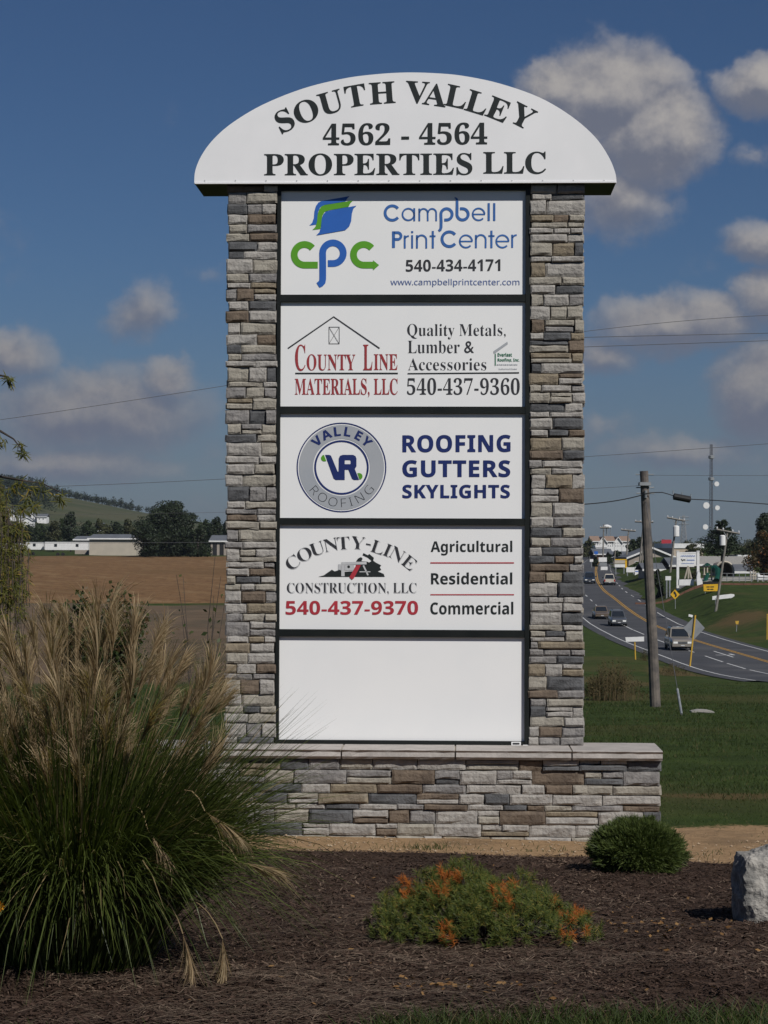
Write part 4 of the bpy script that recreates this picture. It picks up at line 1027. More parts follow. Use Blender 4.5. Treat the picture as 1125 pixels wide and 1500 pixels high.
def wire(label, pts, r_, m_='wire', name='power_line', n=18):
    mb = MB(); out = []
    for i in range(len(pts)-1):
        a, b_ = pts[i], pts[i+1]; k = n if len(pts) < 4 else 5
        for j in range(k): out.append(a+(b_-a)*j/k)
    out.append(pts[-1]); mb.tube(out, r_, 5); return tag(mb.build(name, M[m_]), label, 'cable')
def curve(pp, d):   # smooth curve through photo pixels (x ascending) at distance d, as points
    xs = [a for a, _ in pp]; o = []
    n = 40
    for i in range(n+1):
        x = xs[0]+(xs[-1]-xs[0])*i/n; y = 0
        for a, (xa, ya) in enumerate(pp):
            l = ya
            for b_, (xb, _) in enumerate(pp):
                if a != b_: l *= (x-xb)/(xa-xb)
            y += l
        o.append(pt(x, y, d))
    return o
wire('long thin wire rising behind the sign from the left, uppermost on the right', curve([(-300, 655), (0, 615), (330, 565), (860, 485), (1420, 470)], 64), .008, 'wire_grey')
wire('thin wire just below the uppermost one right of the sign', [pt(600, 509, 66.5), pt(860, 494, 66.5), pt(1125, 488, 66.5), pt(1420, 484, 66.5)], .010, 'wire_grey')
wire('third thin wire down, crossing the clouds right of the sign', [pt(600, 521, 69), pt(860, 508, 69), pt(1125, 499, 69), pt(1420, 495, 69)], .010, 'wire_grey')
wire('thin wire sloping up to the right above the near pole', curve([(-300, 716), (330, 701.5), (857, 669), (1125, 650), (1420, 626)], 66), .008, 'wire_grey')
wire('thin wire from the top of the near pole to the right picture edge', curve([(945, 696), (1125, 696.5), (1420, 694)], PD), .006, 'wire_grey')
wire('thin wire from the left pillar side to the near pole top', curve([(600, 722), (857, 716), (942, 711)], PD), .006, 'wire_grey')
wire('faint wire low across the round dark tree', curve([(-300, 757), (200, 752.5), (400, 749)], 90), .006, 'wire_grey')
wire('dark wire crossing in front of the trailers and the cream building', curve([(-300, 797), (0, 796), (400, 794)], 90), .008, 'wire_grey')
wire('black cable sagging from the left to the near pole', curve([(600, 750), (857, 738.5), (905, 733), (941, 725)], PD-.16), .016, 'wire')
wire('black cable running from the near pole through the splice case to the right edge', [pt(x, y, PD-.2) for x, y in ((943, 723.5), (955, 721.5), (970, 721.2), (980, 724), (990, 727.5), (1012, 731.2), (1050, 733), (1090, 735.8), (1125, 738.5), (1300, 756))], .015, 'wire')
a = pt(986, 727, PD-.2); b_ = pt(1012, 732, PD-.2); t_ = thing('splice_case', 'black cylindrical splice case hanging on the cable right of the near pole', 'cable splice', a)
mb = MB(); v = b_-a; mb.tube([v*0, v*.04, v*.96, v], [.05, .10, .10, .05], 12); mb.build('case', M['black_trim'], t_)
for f_ in (.0, .5, 1.0):
    mb = MB(); q = v*f_; mb.tube([q+Vector((0, 0, .06)), q+Vector((0, 0, .17))], .014, 5); mb.build('hanger', M['galv'], t_)
ga = gp(999, 1049); gt = nbase+nv*.88
wire('thin guy wire slanting from the near pole down to the lawn', [gt, ga], .009, 'wire_grey', 'guy_wire')
t_ = thing('guy_guard', 'pale plastic guard sleeve around the foot of the guy wire', 'wire guard', ga); v = (gt-ga).normalized(); mb = MB(); mb.tube([v*.1, v*1.3], .030, 8); mb.build('sleeve', M['galv'], t_)

# ------------------------------------------------------------------ road signs and roadside things
def post_sign(name, label, cat, bpx, bpy_, toppx, toppy, r_, mpost):
    b_ = gp(bpx, bpy_); v = pt(toppx, toppy, b_.y)-b_; t_ = thing(name, label, cat, b_)
    mb = MB(); n = Vector((r_, 0, 0)); mb.tube([v*-.05, v], r_, 6); mb.build('post', M[mpost], t_); return t_, b_, v
def plate(t_, b_, pxs, off, mm, name, th=.02):
    P_ = [pt(x, y, b_.y+off)-b_ for x, y in pxs]; mb = MB(); n = len(P_); vs = P_+[q+Vector((0, th, 0)) for q in P_]
    mb.add(vs, [tuple(range(n))[::-1], tuple(range(n, 2*n))]+[(i, (i+1) % n, (i+1) % n+n, i+n) for i in range(n)]); return mb.build(name, M[mm], t_, fix=True)
t_, b_, v = post_sign('road_sign', 'bare grey back of a diamond sign on a tall yellow post', 'road sign', 1010.5, 977, 1018.5, 901, .065, 'yellow_paint')
plate(t_, b_, [(1017, 903), (1032.5, 920), (1016.5, 937), (1001, 920)], .07, 'sign_back', 'sign_plate')
plate(t_, b_, [(1009, 899.5), (1015, 901), (1014.5, 904.5), (1008.5, 903)], -.1, 'white_paint', 'tag')
t_, b_, v = post_sign('road_sign', 'flat pale sign back on a short yellow post left of the near pole', 'road sign', 930.8, 966, 929.5, 934, .055, 'yellow_paint')
plate(t_, b_, [(916, 933.5), (943.5, 932.5), (943.5, 939.5), (917, 940)], -.08, 'white_paint', 'sign_plate')
t_, b_, v = post_sign('road_sign', 'small yellow diamond warning sign with black symbol across the road', 'road sign', 989.3, 893, 988.8, 866, .05, 'galv')
plate(t_, b_, [(988.8, 863.5), (995.8, 870.8), (988.8, 878), (981.8, 870.8)], -.08, 'sign_yellow', 'sign_plate')
pl = plate(t_, b_, [(986.5, 867), (988.5, 866), (990.5, 869), (991.5, 872.5), (990, 875), (988.5, 874), (989, 871), (987, 870)], -.1, 'ink', 'symbol', .01)
t_, b_, v = post_sign('marker_post', 'short yellow marker post on the bank right of the road', 'marker post', 1078.5, 926, 1079.5, 911, .045, 'galv')
plate(t_, b_, [(1077, 909.5), (1082.5, 909.5), (1081.5, 914.5), (1078, 914.5)], -.08, 'yellow_paint', 'marker_plate')
t_, b_, v = post_sign('marker_post', 'yellow post at the right picture edge beside the road', 'marker post', 1123.5, 938, 1123.8, 901, .055, 'yellow_paint')
mb = MB(); mb.tube([v, v+Vector((0, 0, .12))], .07, 6); mb.build('cap', M['yellow_paint'], t_)
# yellow portable sign
d = gp(1041, 867).y; b_ = on(1041, d); t_ = thing('portable_sign', 'yellow changeable letter sign on legs at the foot of the bank top', 'sign', b_)
plate(t_, b_, [(1030.3, 856), (1051.8, 855.3), (1051.5, 866), (1031, 866)], -.1, 'sign_yellow', 'sign_face', .25); plate(t_, b_, [(1030, 852.3), (1052, 852), (1052, 855.2), (1030, 855.9)], -.12, 'black_trim', 'top_bar', .28)
for i, (x, y, w) in enumerate(((1035, 859, 11), (1036, 862.5, 9))):
    plate(t_, b_, [(x, y), (x+w*.4, y), (x+w*.4, y+1.3), (x, y+1.3)], -.13, 'ink', 'letter_row', .01); plate(t_, b_, [(x+w*.5, y), (x+w, y), (x+w, y+1.3), (x+w*.5, y+1.3)], -.13, 'ink', 'letter_row', .01)
for x in (1033, 1049):
    q = pt(x, 866, d)-b_; mb = MB(); mb.tube([q, (q.x, 0, -.2)], .05, 4); mb.build('leg', M['galv'], t_)
b_ = gp(1059, 880); t_ = thing('display_board', 'long white tapered board tilted on the bank by the leaning pole', 'board', b_)
plate(t_, b_, [(1043.5, 873.5), (1050, 872.5), (1071, 870), (1075.5, 870.5), (1076, 873), (1072, 875.8), (1050, 878.2), (1043.5, 878.8)], 0, 'white_paint', 'board', .12)
for x in (1048, 1070):
    q = pt(x, 876, b_.y)-b_; mb = MB(); mb.tube([q, (q.x, .05, H(b_.x+q.x, b_.y)-b_.z-.1)], .04, 4); mb.build('stake', M['galv'], t_)
# framed white sign
d = 285; b_ = on(1008, d); t_ = thing('framed_sign', 'white shop sign with blue script hung between two tall white posts', 'sign', b_)
for x0, x1 in ((991, 994.6), (1020.6, 1024.4)):
    q0 = pt(x0, 808, d)-b_; q1 = pt(x1, 808, d)-b_; mb = MB(); mb.box(q0.x, q1.x, -.15, .15, -.5, q0.z); mb.box(q0.x-.04, q1.x+.04, -.19, .19, q0.z+.003, q0.z+.12); mb.build('post', M['white_paint'], t_)
fc = plate(t_, b_, [(994.9, 811.5), (1020.4, 811), (1020.4, 828), (994.9, 828.2)], -.06, 'white_paint', 'sign_face', .12)
plate(t_, b_, [(994.7, 809), (1020.6, 808.5), (1020.6, 810.7), (994.7, 811.2)], -.09, 'white_paint', 'top_rail', .16)
def scrib(pts, w, mm, off=-.09):
    mb = MB()
    for pl in ribbon(pts, w):
        mb.add([pt(x, y, d+off)-b_ for x, y in pl], [(0, 1, 2, 3)])
    return mb.build('script_line', M[mm], t_)
scrib([(997+i*.7, 814.5+sin(i*1.7)*1.1) for i in range(31)], .6, 'blue_print'); scrib([(1006+i*.6, 820.5+sin(i*2.1)*1.0) for i in range(20)], .7, 'blue_print')
scrib([(998, 819), (1000, 821.5), (1001.5, 819.8), (1004, 820.5)], 1.7, 'ink'); scrib([(998+i*.8, 825.3+sin(i*1.9)*.5) for i in range(24)], .5, 'blue_print')
b_ = on(1006, d-2); t_ = thing('flower_trough', 'white rectangular planter box under the framed sign', 'planter', b_); plate(t_, b_, [(994.8, 849), (1016.5, 848.5), (1016.5, 857.5), (994.8, 857.5)], 0, 'white_paint', 'box', .8); plate(t_, b_, [(995.2, 848), (1016.2, 847.6), (1016.2, 848.4), (995.2, 848.9)], .1, 'black_trim', 'soil', .6)
b_ = on(1008, d+3); t_ = thing('swing_frame', 'small pale timber A frame standing behind the white planter', 'play frame', b_)
for x0, y0, x1, y1 in ((1008, 829, 1001.5, 853), (1008, 829, 1014, 853), (1008.3, 829, 1008.3, 853)):
    A, B_ = pt(x0, y0, d+3)-b_, pt(x1, y1, d+3)-b_; mb = MB(); mb.tube([A, B_], .13, 5); mb.build('leg', M['siding_cream'], t_)
b_ = on(1025, d-3); t_ = thing('yard_statue', 'white wavy upright yard ornament right of the framed sign', 'statue', b_)
plate(t_, b_, [(1021.5, 858), (1020.5, 846), (1022, 838), (1024, 836), (1026, 840), (1026, 846), (1029, 851), (1029.5, 858)], 0, 'white_paint', 'figure', .5)
def ssign(label, parts, px, d, legs, name='roadside_sign'):
    global b_
    b_ = on(px, d); t_ = thing(name, label, 'sign', b_, 0, 'shop signs beside the road')
    for (x0, x1, y0, y1, mm) in parts: plate(t_, b_, [(x0, y0), (x1, y0), (x1, y1), (x0, y1)], -.1-.01*parts.index((x0, x1, y0, y1, mm)), mm, 'sign_face', .25)
    for x, y in legs:
        q = pt(x, y, d)-b_; mb = MB(); mb.tube([q, (q.x, 0, H(b_.x+q.x, d)-b_.z-.3)], .12, 5); mb.build('post', M['galv'], t_)
    return t_
ssign('white sign with small arrow beside the dark garage', [(974.8, 983, 844, 850, 'white_paint')], 979, 284, [(976.5, 850), (981, 850)])
ssign('tall white sign board stack in front of the far pole', [(877, 889, 816.5, 823, 'white_paint'), (878, 889, 824, 829, 'sign_back'), (880, 890, 830, 835, 'white_paint')], 884, 430, [(879, 835), (888, 835)])
ssign('sign with white panels and yellow top edge', [(900.5, 915.5, 820.5, 825.5, 'siding_cream'), (900.5, 915.5, 826.5, 831, 'white_paint'), (915.6, 918.5, 821, 832, 'sign_yellow'), (901, 918, 819, 820.4, 'sign_yellow')], 909, 400, [(902, 831), (914, 831)])
ssign('low wide white sign right of the yellow topped sign', [(917.5, 929.5, 831, 838.3, 'white_paint')], 923, 380, [(919, 838), (928, 838)])
ssign('narrow white sign with blue lines left of the near pole', [(930, 935.8, 830.5, 843, 'white_paint'), (930.6, 935, 833, 834.2, 'blue_print'), (930.6, 935, 836.5, 837.7, 'blue_print')], 933, 370, [(931, 843), (935, 843)])
ssign('small blue sign below the apartment houses', [(870.5, 876, 807.5, 812, 'blue_print')], 873, 560, [(873, 812)])
ssign('small white sign beside the right pillar above the road', [(864, 869, 819, 823, 'white_paint')], 866, 460, [(866.5, 823)])
ssign('red billboard on the skyline above the beige house', [(969, 983.5, 790.5, 797, 'red_print')], 976, 760, [(971, 797), (981, 797)])
# playground
d = 292
b_ = on(1050, d); t_ = thing('play_tower', 'playground climbing tower with pale posts and dark green tube slide', 'playground set', b_)
for x in (1031.5, 1036, 1042.5): 
    q = pt(x, 827, d)-b_; mb = MB(); mb.tube([(q.x, 0, -.3), q], .12, 5); mb.build('post', M['siding_cream'], t_)
plate(t_, b_, [(1030, 829), (1037, 824.5), (1044, 829)], -.3, 'slide_green', 'canopy', 1.2); plate(t_, b_, [(1030.5, 841), (1043.5, 841), (1043.5, 842.2), (1030.5, 842.2)], -.3, 'siding_cream', 'platform', 1.2)
mb = MB(); mb.tube([pt(1042, 834, d)-b_, pt(1047, 833, d)-b_, pt(1052, 837, d-1)-b_, pt(1053, 845, d-2)-b_, pt(1050, 852, d-3)-b_], .55, 10); mb.build('tube_slide', M['slide_green'], t_)
mb = MB(); mb.tube([pt(1037, 841, d)-b_, pt(1032, 854, d-1.5)-b_], .3, 6); mb.build('slide', M['slide_green'], t_)
b_ = on(1062, 305); t_ = thing('arched_shelter', 'grey arched shelter with thick white rim left of the red shed', 'shelter', b_); d = 305
aa = [(1048.5, 857), (1048.5, 836)]+[(1061.5-13*cos(pi*i/10), 836-13*sin(pi*i/10)) for i in range(1, 10)]+[(1074.5, 836), (1074.5, 857)]
mb = MB(); pp_ = [pt(x, y, d)-b_ for x, y in aa]; mb.tube(pp_, .17, 5); mb.build('rim', M['siding_cream'], t_)
mb = MB(); n_ = len(pp_); mb.add([q for q in pp_]+[q+Vector((0, 5, 0)) for q in pp_], [(i, i+1, n_+i+1, n_+i) for i in range(n_-1)]+[tuple(range(n_, 2*n_))]); mb.build('shell', M['siding_beige'], t_)
plate(t_, b_, [(1057, 836), (1062, 836), (1062, 842), (1057, 842)], 4.9, 'dark_glass', 'window', .05)
b_ = on(1040, 279); t_ = thing('timber_edging', 'long low reddish timber edging in front of the playground', 'edging', b_)
for i in range(14):
    x0, x1 = 931+i*14.4, 931+(i+1)*14.4-.5; A, B_ = on(x0, 279), on(x1, 279); 
    mb = MB(); mb.add([A-b_-Vector((0, 0, .3)), B_-b_-Vector((0, 0, .3)), B_-b_+Vector((0, 0, .28)), A-b_+Vector((0, 0, .28)), A-b_+Vector((0, .3, -.3)), B_-b_+Vector((0, .3, -.3)), B_-b_+Vector((0, .3, .28)), A-b_+Vector((0, .3, .28))], [(0, 1, 2, 3), (3, 2, 6, 7), (5, 4, 7, 6), (0, 3, 7, 4), (1, 5, 6, 2)])
    mb.build('beam', M['mulch_red'], t_)
d = 288; b_ = on(1090, d); t_ = thing('wire_fence', 'low grey wire fence between the shelter and the right edge', 'fence', b_)
for i in range(9):
    x = 1056+i*9; q = on(x, d)-b_; mb = MB(); mb.tube([q-Vector((0, 0, .2)), q+Vector((0, 0, 1.25))], .05, 5); mb.build('post', M['galv'], t_)
for hz in (.35, .75, 1.2):
    mb = MB(); mb.tube([on(1056+i*9, d)-b_+Vector((0, -.05, hz)) for i in range(9)], .03, 4); mb.build('rail', M['galv'], t_)
b_ = on(1117, 290); t_ = thing('garden_bench', 'white garden bench by the fence at the right picture edge', 'bench', b_); d = 290
plate(t_, b_, [(1109, 846.5), (1127, 847.5), (1127, 849.5), (1109, 848.7)], -.2, 'white_paint', 'seat', .7)
plate(t_, b_, [(1108, 839.5), (1112, 839), (1113.5, 842.5), (1127, 843.5), (1127, 846), (1109.5, 845.5)], .5, 'white_paint', 'backrest', .1)
for x in (1110, 1117, 1125):
    q = pt(x, 849, d)-b_; mb = MB(); mb.tube([q, (q.x, 0, -.2)], .12, 4); mb.build('leg', M['white_paint'], t_)
b_ = on(1104, 294); t_ = thing('climbing_frame', 'small pale timber climbing frame left of the white bench', 'play frame', b_); d = 294
for x in (1099.5, 1103.5, 1106.5):
    q = pt(x, 835+abs(x-1103)*.6, d)-b_; mb = MB(); mb.tube([(q.x, 0, -.2), q], .12, 5); mb.build('post', M['siding_cream'], t_)
plate(t_, b_, [(1099, 842.5), (1107, 842.5), (1107, 844), (1099, 844)], -.1, 'siding_cream', 'deck', .9)
# drain and culvert on the lawn
b_ = gp(1030, 1044); t_ = thing('culvert', 'small pale concrete culvert lip in the lawn right of the guy wire', 'culvert', b_)
mb = MB(); mb.prism([(-.30, -.2), (.30, -.2), (.30, .02), (.14, .06), (-.10, .07), (-.30, .03)], 0, .4); mb.build('concrete_lip', M['concrete'], t_, fix=True); mb = MB(); mb.prism([(-.2, -.2), (.25, -.2), (.22, .0), (-.17, .02)], -.02, -.003); mb.build('pipe_mouth', M['opening'], t_, fix=True)

# ------------------------------------------------------------------ cars
def loft(mb, secs):
    n = len(secs[0]); o = []
    for s_ in secs: o += s_
    fs = [(i*n+j, i*n+(j+1) % n, (i+1)*n+(j+1) % n, (i+1)*n+j) for i in range(len(secs)-1) for j in range(n)]
    fs += [tuple(range(n))[::-1], tuple((len(secs)-1)*n+j for j in range(n))]
    mb.add(o, fs)
def car(label, paint, pos, rz, kind='suv', L_=4.7, W_=1.85, H_=1.75, back=False):
    t_ = thing('car' if kind != 'pickup' else 'pickup_truck', label, 'car' if kind != 'pickup' else 'truck', pos, rz, 'cars and trucks on the road')
    w = W_/2; l = L_/2; belt = H_*.58
    # local +y is the nose
    prof = {'suv': [(-l, .55, belt*.93), (-l+.12, .32, belt*.99), (-l*.5, .30, belt), (l*.35, .30, belt), (l*.42, .30, belt*.985), (l*.80, .30, belt*.90), (l-.10, .32, belt*.82), (l, .45, belt*.72)],
            'sedan': [(-l, .5, belt*.93), (-l+.15, .30, belt*1.02), (-l*.5, .28, belt*1.04), (l*.3, .28, belt), (l*.8, .28, belt*.84), (l-.12, .30, belt*.75), (l, .42, belt*.62)],
            'pickup': [(-l, .55, belt), (-l+.05, .5, belt*1.02), (-l*.2, .42, belt*1.02), (l*.40, .42, belt), (l*.85, .42, belt*.95), (l-.08, .45, belt*.88), (l, .5, belt*.75)]}[kind]
    secs = []
    for y, zb_, zt_ in prof:
        e = 1-.08*max(0, (abs(y)/l-.75)/.25)
        secs.append([Vector(q) for q in ((-w*e*.92, y, zb_), (-w*e, y, zb_+.18), (-w*e, y, zt_-.22), (-w*e*.93, y, zt_-.06), (-w*e*.80, y, zt_), (w*e*.80, y, zt_), (w*e*.93, y, zt_-.06), (w*e, y, zt_-.22), (w*e, y, zb_+.18), (w*e*.92, y, zb_))])
    mb = MB(); loft(mb, secs)
    g = {'suv': (-l+.15, -l+.45, l*.02, l*.38), 'sedan': (-l*.62, -l*.30, l*.02, l*.40), 'pickup': (-l*.08, l*.0, l*.22, l*.44)}[kind]
    tw = w*.70; zt_ = H_; zb_ = belt-.03
    B4_ = [Vector((-w*.88, g[0], zb_)), Vector((w*.88, g[0], zb_)), Vector((w*.88, g[3], zb_)), Vector((-w*.88, g[3], zb_))]
    T4_ = [Vector((-tw, g[1], zt_)), Vector((tw, g[1], zt_)), Vector((tw, g[2], zt_)), Vector((-tw, g[2], zt_))]
    M4_ = [a*.12+b_*.88+Vector((0, 0, .0)) for a, b_ in zip(B4_, T4_)]
    mb.add(B4_+M4_+[q+Vector((-q.x*.08, (.1 if q.y < (g[1]+g[2])/2 else -.1), .0)) for q in T4_], [(0, 1, 5, 4), (1, 2, 6, 5), (2, 3, 7, 6), (3, 0, 4, 7), (4, 5, 9, 8), (5, 6, 10, 9), (6, 7, 11, 10), (7, 4, 8, 11), (8, 9, 10, 11)])
    if kind == 'pickup': pass
    body = mb.build('body', M[paint], t_, fix=True)
    def pane(a, b_, c, e, nm, mm='dark_glass', o_=.012):
        cen = (a+b_+c+e)/4; n = (b_-a).cross(e-a).normalized()
        if n.dot(cen-Vector((0, (g[0]+g[3])/2, H_*.5))) < 0: n = -n
        q = [cen+(v-cen)*.88+n*o_ for v in (a, b_, c, e)]; mb = MB(); mb.add(q, [(0, 1, 2, 3)]); return mb.build(nm, M[mm], t_)
    pane(B4_[3], B4_[2], M4_[2], M4_[3], 'windscreen'); pane(B4_[0], B4_[1], M4_[1], M4_[0], 'rear_window')
    for a, b_, c, e in ((B4_[1], B4_[2], M4_[2], M4_[1]), (B4_[0], B4_[3], M4_[3], M4_[0])):
        pane(a, a*.5+b_*.5, e*.5+c*.5, e, 'side_window'); pane(a*.48+b_*.52, b_, c, e*.48+c*.52, 'side_window')
    zf = prof[-1][2]; yf = l
    for s_ in (-1, 1):
        mb = MB(); mb.box(s_*w*.62-.19, s_*w*.62+.19, yf-.18, yf+.012, zf-.20, zf-.03); mb.build('headlight', M['headlamp'], t_)
        mb = MB(); zr_ = prof[0][2]; mb.box(s_*w*.82-.10, s_*w*.82+.10, -l-.012, -l+.1, zr_-.42, zr_-.08); mb.build('tail_light', M['taillamp'], t_)
        mb = MB(); x = s_*(w+.10); mb.box(x-.10, x+.10, g[3]-.40, g[3]-.28, belt+.02, belt+.17); mb.build('mirror', M[paint] if kind != 'pickup' else M['black_trim'], t_)
        for yy in (l*.62, -l*.62):
            mb = MB(); r_ = .36 if kind != 'sedan' else .32; mb.tube([(s_*(w-.22), yy, r_), (s_*(w-.01), yy, r_)], r_, 18); wh = mb.build('wheel', M['tyre'], t_)
            mb = MB(); mb.tube([(s_*(w-.015), yy, r_), (s_*(w+.012), yy, r_)], r_*.6, 12); mb.build('rim', M['rim'], wh)
    mb = MB(); mb.box(-w*.40, w*.40, yf-.1, yf+.010, zf-.24, zf-.05); gr_ = mb.build('grille', M['chrome'], t_)
    for k in range(3):
        mb = MB(); zz = zf-.21+k*.055; mb.box(-w*.37, w*.37, yf, yf+.018, zz, zz+.022); mb.build('grille_bar', M['black_trim'], gr_)
    mb = MB(); mb.box(-w*.90, w*.90, yf-.12, yf+.07, .36, .52); mb.build('front_bumper', M[paint if kind != 'pickup' else 'chrome'], t_)
    mb = MB(); mb.box(-w*.90, w*.90, -l-.07, -l+.12, .40, .58); rb_ = mb.build('rear_bumper', M['chrome' if kind == 'pickup' else paint], t_)
    for yy, nm in ((yf+.075, 'front'), (-l-.08, 'rear')):
        mb = MB(); mb.box(-.16, .16, yy-.005, yy+.008, .41, .49) if nm == 'front' else mb.box(-.16, .16, yy-.003, yy+.005, .44, .54); mb.build('number_plate', M['silver_print'], t_)
    mb = MB(); mb.box(-w*.86, w*.86, -l*.9, l*.9, .22, .34); mb.build('underbody', M['black_trim'], t_)
    if kind == 'suv':
        for s_ in (-1, 1):
            mb = MB(); mb.tube([(s_*tw*.8, g[1]+.1, H_+.05), (s_*tw*.8, g[2]-.1, H_+.05)], .03, 5); mb.build('roof_rail', M['black_trim'], t_)
    if kind == 'pickup':
        mb = MB(); mb.box(-w*.78, w*.78, -l+.12, -l*.12, belt+.02, belt+.028); mb.build('bed_cover', M['black_trim'], t_)
    return t_
def rpos(px, py):
    q = gp(px, py); q.z = H(yelx(q.y), q.y)+.055; return q
def hd(y): return atan2(yelx(y+4)-yelx(y-4), 8)
for lb, pt_, px, py, kd, L_, W_, H_, away in (('champagne coloured SUV with bright grille, nearest car on the road', 'paint_champagne', 994, 952, 'suv', 4.9, 2.0, 1.95, False),
        ('slate grey SUV with roof rails, second car from the front', 'paint_slate', 904.5, 917, 'suv', 4.6, 1.9, 1.78, False),
        ('bronze sedan just behind the slate grey SUV', 'paint_bronze', 880, 906, 'sedan', 4.7, 1.85, 1.5, False),
        ('dark blue pickup coming down beside the right pillar', 'paint_navy', 863.5, 855, 'suv', 4.9, 1.95, 1.9, False),
        ('ivory pickup truck driving away up the hill', 'paint_ivory', 892.5, 857, 'pickup', 5.3, 1.95, 1.8, True)):
    q = rpos(px, py); a = -hd(q.y)+(0 if away else pi)
    c_ = car(lb, pt_, q, a, kd, L_, W_, H_); sl = atan2(H(yelx(q.y+3), q.y+3)-H(yelx(q.y-3), q.y-3), 6)
    c_.rotation_euler = (sl if away else -sl, 0, a)

# ------------------------------------------------------------------ near plants
def frond(a, L_, r0, lean, droop, base, nseg=7):
    d_ = Vector((cos(a), sin(a), 0)); o = []
    for i in range(nseg+1):
        s_ = i/nseg; o.append(base+d_*(r0+L_*lean*s_**1.45)+Vector((0, 0, L_*(s_*(1-.12*lean)-droop*s_**2.6))))
    return o, Vector((-sin(a), cos(a), 0))
def big_grass(px, d, rad, hgt, nb, ns, label, seed, spread=1.0):
    random.seed(seed); b_ = on(px, d); t_ = thing('ornamental_grass', label, 'ornamental grass', b_)
    mb = MB(); wdt = [.5, 1, 1, .95, .85, .65, .4, .06]
    for i in range(nb):
        a = random.uniform(0, 2*pi); k = random.random()**.55; L_ = random.uniform(.62, 1.0)*hgt*.94
        lean = (.06+.62*k+random.uniform(-.05, .12))*spread; droop = (random.uniform(.05, .55)*(.35+.75*k))+(.40*random.random() if random.random() < .55*k else 0)
        pts_, sd_ = frond(a+random.gauss(0, .35), L_, rad*k, lean, droop, Vector((0, 0, -.02)))
        off = Vector((random.gauss(0, .055), random.gauss(0, .055), 0)); of2 = Vector((random.gauss(0, .07), random.gauss(0, .07), 0))
        pts_ = [p+off*(.3+j*.25)+of2*(j/7)**3+rv(.005) for j, p in enumerate(pts_)]
        pts_ = [Vector((p.x, p.y, max(p.z, .01))) for p in pts_]
        w = random.uniform(.006, .0115); sd_ = (sd_+rv(.7)).normalized()
        tn = random.random()*.8 if random.random() > .07 else .95
        mb.strip(pts_, [w*q for q in wdt], sd_, tn)
    for i in range(int(nb*.45)):     # shorter arching blades filling every height
        a = random.uniform(0, 2*pi); k = random.random()**.5; L_ = random.uniform(.35, .80)*hgt
        pts_, sd_ = frond(a, L_, rad*k, random.uniform(.25, .75)*spread, random.uniform(.15, .75), Vector((0, 0, random.uniform(0, .25)*hgt*(1-k*.6))))
        pts_ = [Vector((p.x, p.y, max(p.z, .01)))+rv(.004) for p in pts_]; w = random.uniform(.005, .0105)
        mb.strip(pts_, [w*q for q in wdt], (sd_+rv(.7)).normalized(), random.random()*.85)
    tag(mb.build('blades', M['blade'], t_), kind='stuff')
    PM = []
    for v in range(8):
        m_ = MB(); pl = random.uniform(.20, .30)*hgt/1.6
        for k in range(88):
            u = random.random()*.8; st0 = Vector((0, 0, pl*u*.55)); q = random.uniform(0, 2*pi); ln = pl*random.uniform(.45, .85)
            sp = random.uniform(.05, .42); cl = Vector((cos(q), sin(q), 0))*sp+Vector((.26, 0, 0)); pts_ = [st0+Vector((cl.x*ln*s_**1.3, cl.y*ln*s_**1.3, ln*(s_-.25*s_**3))) for s_ in (0, .35, .7, 1)]
            w = random.uniform(.0016, .0036); m_.strip(pts_, [w*.5, w, w*.9, w*.3], (Vector((-sin(q), cos(q), 0))+rv(.4)).normalized(), random.random())
        PM.append(m_.mesh('plume', M['plume']))
    for i in range(ns):
        a = random.uniform(0, 2*pi); k = random.random()**.7; L_ = hgt*(.56+.42*random.random()**.8)*(1-.10*k)
        lean = (.02+.40*k)*spread; pts_, sd_ = frond(a, L_, rad*.7*k, lean, .05+.14*k*random.random(), Vector((0, 0, 0)), 6)
        m_ = MB(); m_.tone = random.random(); m_.tube(pts_, [.0045, .0045, .004, .0035, .003, .0025, .002], 3, False); stk = m_.build('stalk', M['straw'], t_)
        if random.random() < .88:
            pl = link('plume', random.choice(PM), stk, pts_[-1]); dr = (pts_[-1]-pts_[-2]).normalized()
            pl.rotation_mode = 'QUATERNION'; qx = dr.to_track_quat('Z', 'X'); pl.rotation_quaternion = qx @ __import__('mathutils').Quaternion((0, 0, 1), random.uniform(0, 6.28)); s_ = random.uniform(.75, 1.3); pl.scale = (s_, s_, s_)
    m_ = MB()
    for i in range(int(nb*.10)):   # dry upright blades through the middle
        a = random.uniform(0, 2*pi); k = random.random(); pts_, sd_ = frond(a, hgt*random.uniform(.45, .75), rad*.8*k, .08+.35*k, random.uniform(0, .2), Vector((0, 0, 0)))
        w = random.uniform(.005, .009); m_.strip(pts_, [w*q for q in wdt], (sd_+rv(.5)).normalized(), random.random())
    tag(m_.build('dry_blades', M['straw'], t_), kind='stuff')
    for (x, y, dd, rx) in ((215, 1226, -.55, 2.2), (300, 1192, -.5, 1.9), (228, 1220, -.6, 2.6), (326, 1398, -.6, 2.9), (272, 1375, -.6, 2.7), (385, 1265, -.3, 1.5)):
        pass
    return t_, PM, b_
gt_, PM, gb_ = big_grass(112, 9.35, .34, 1.60, 9500, 165, 'huge clump of green ornamental grass with tan feathery plumes, left of the sign', 21, .86)
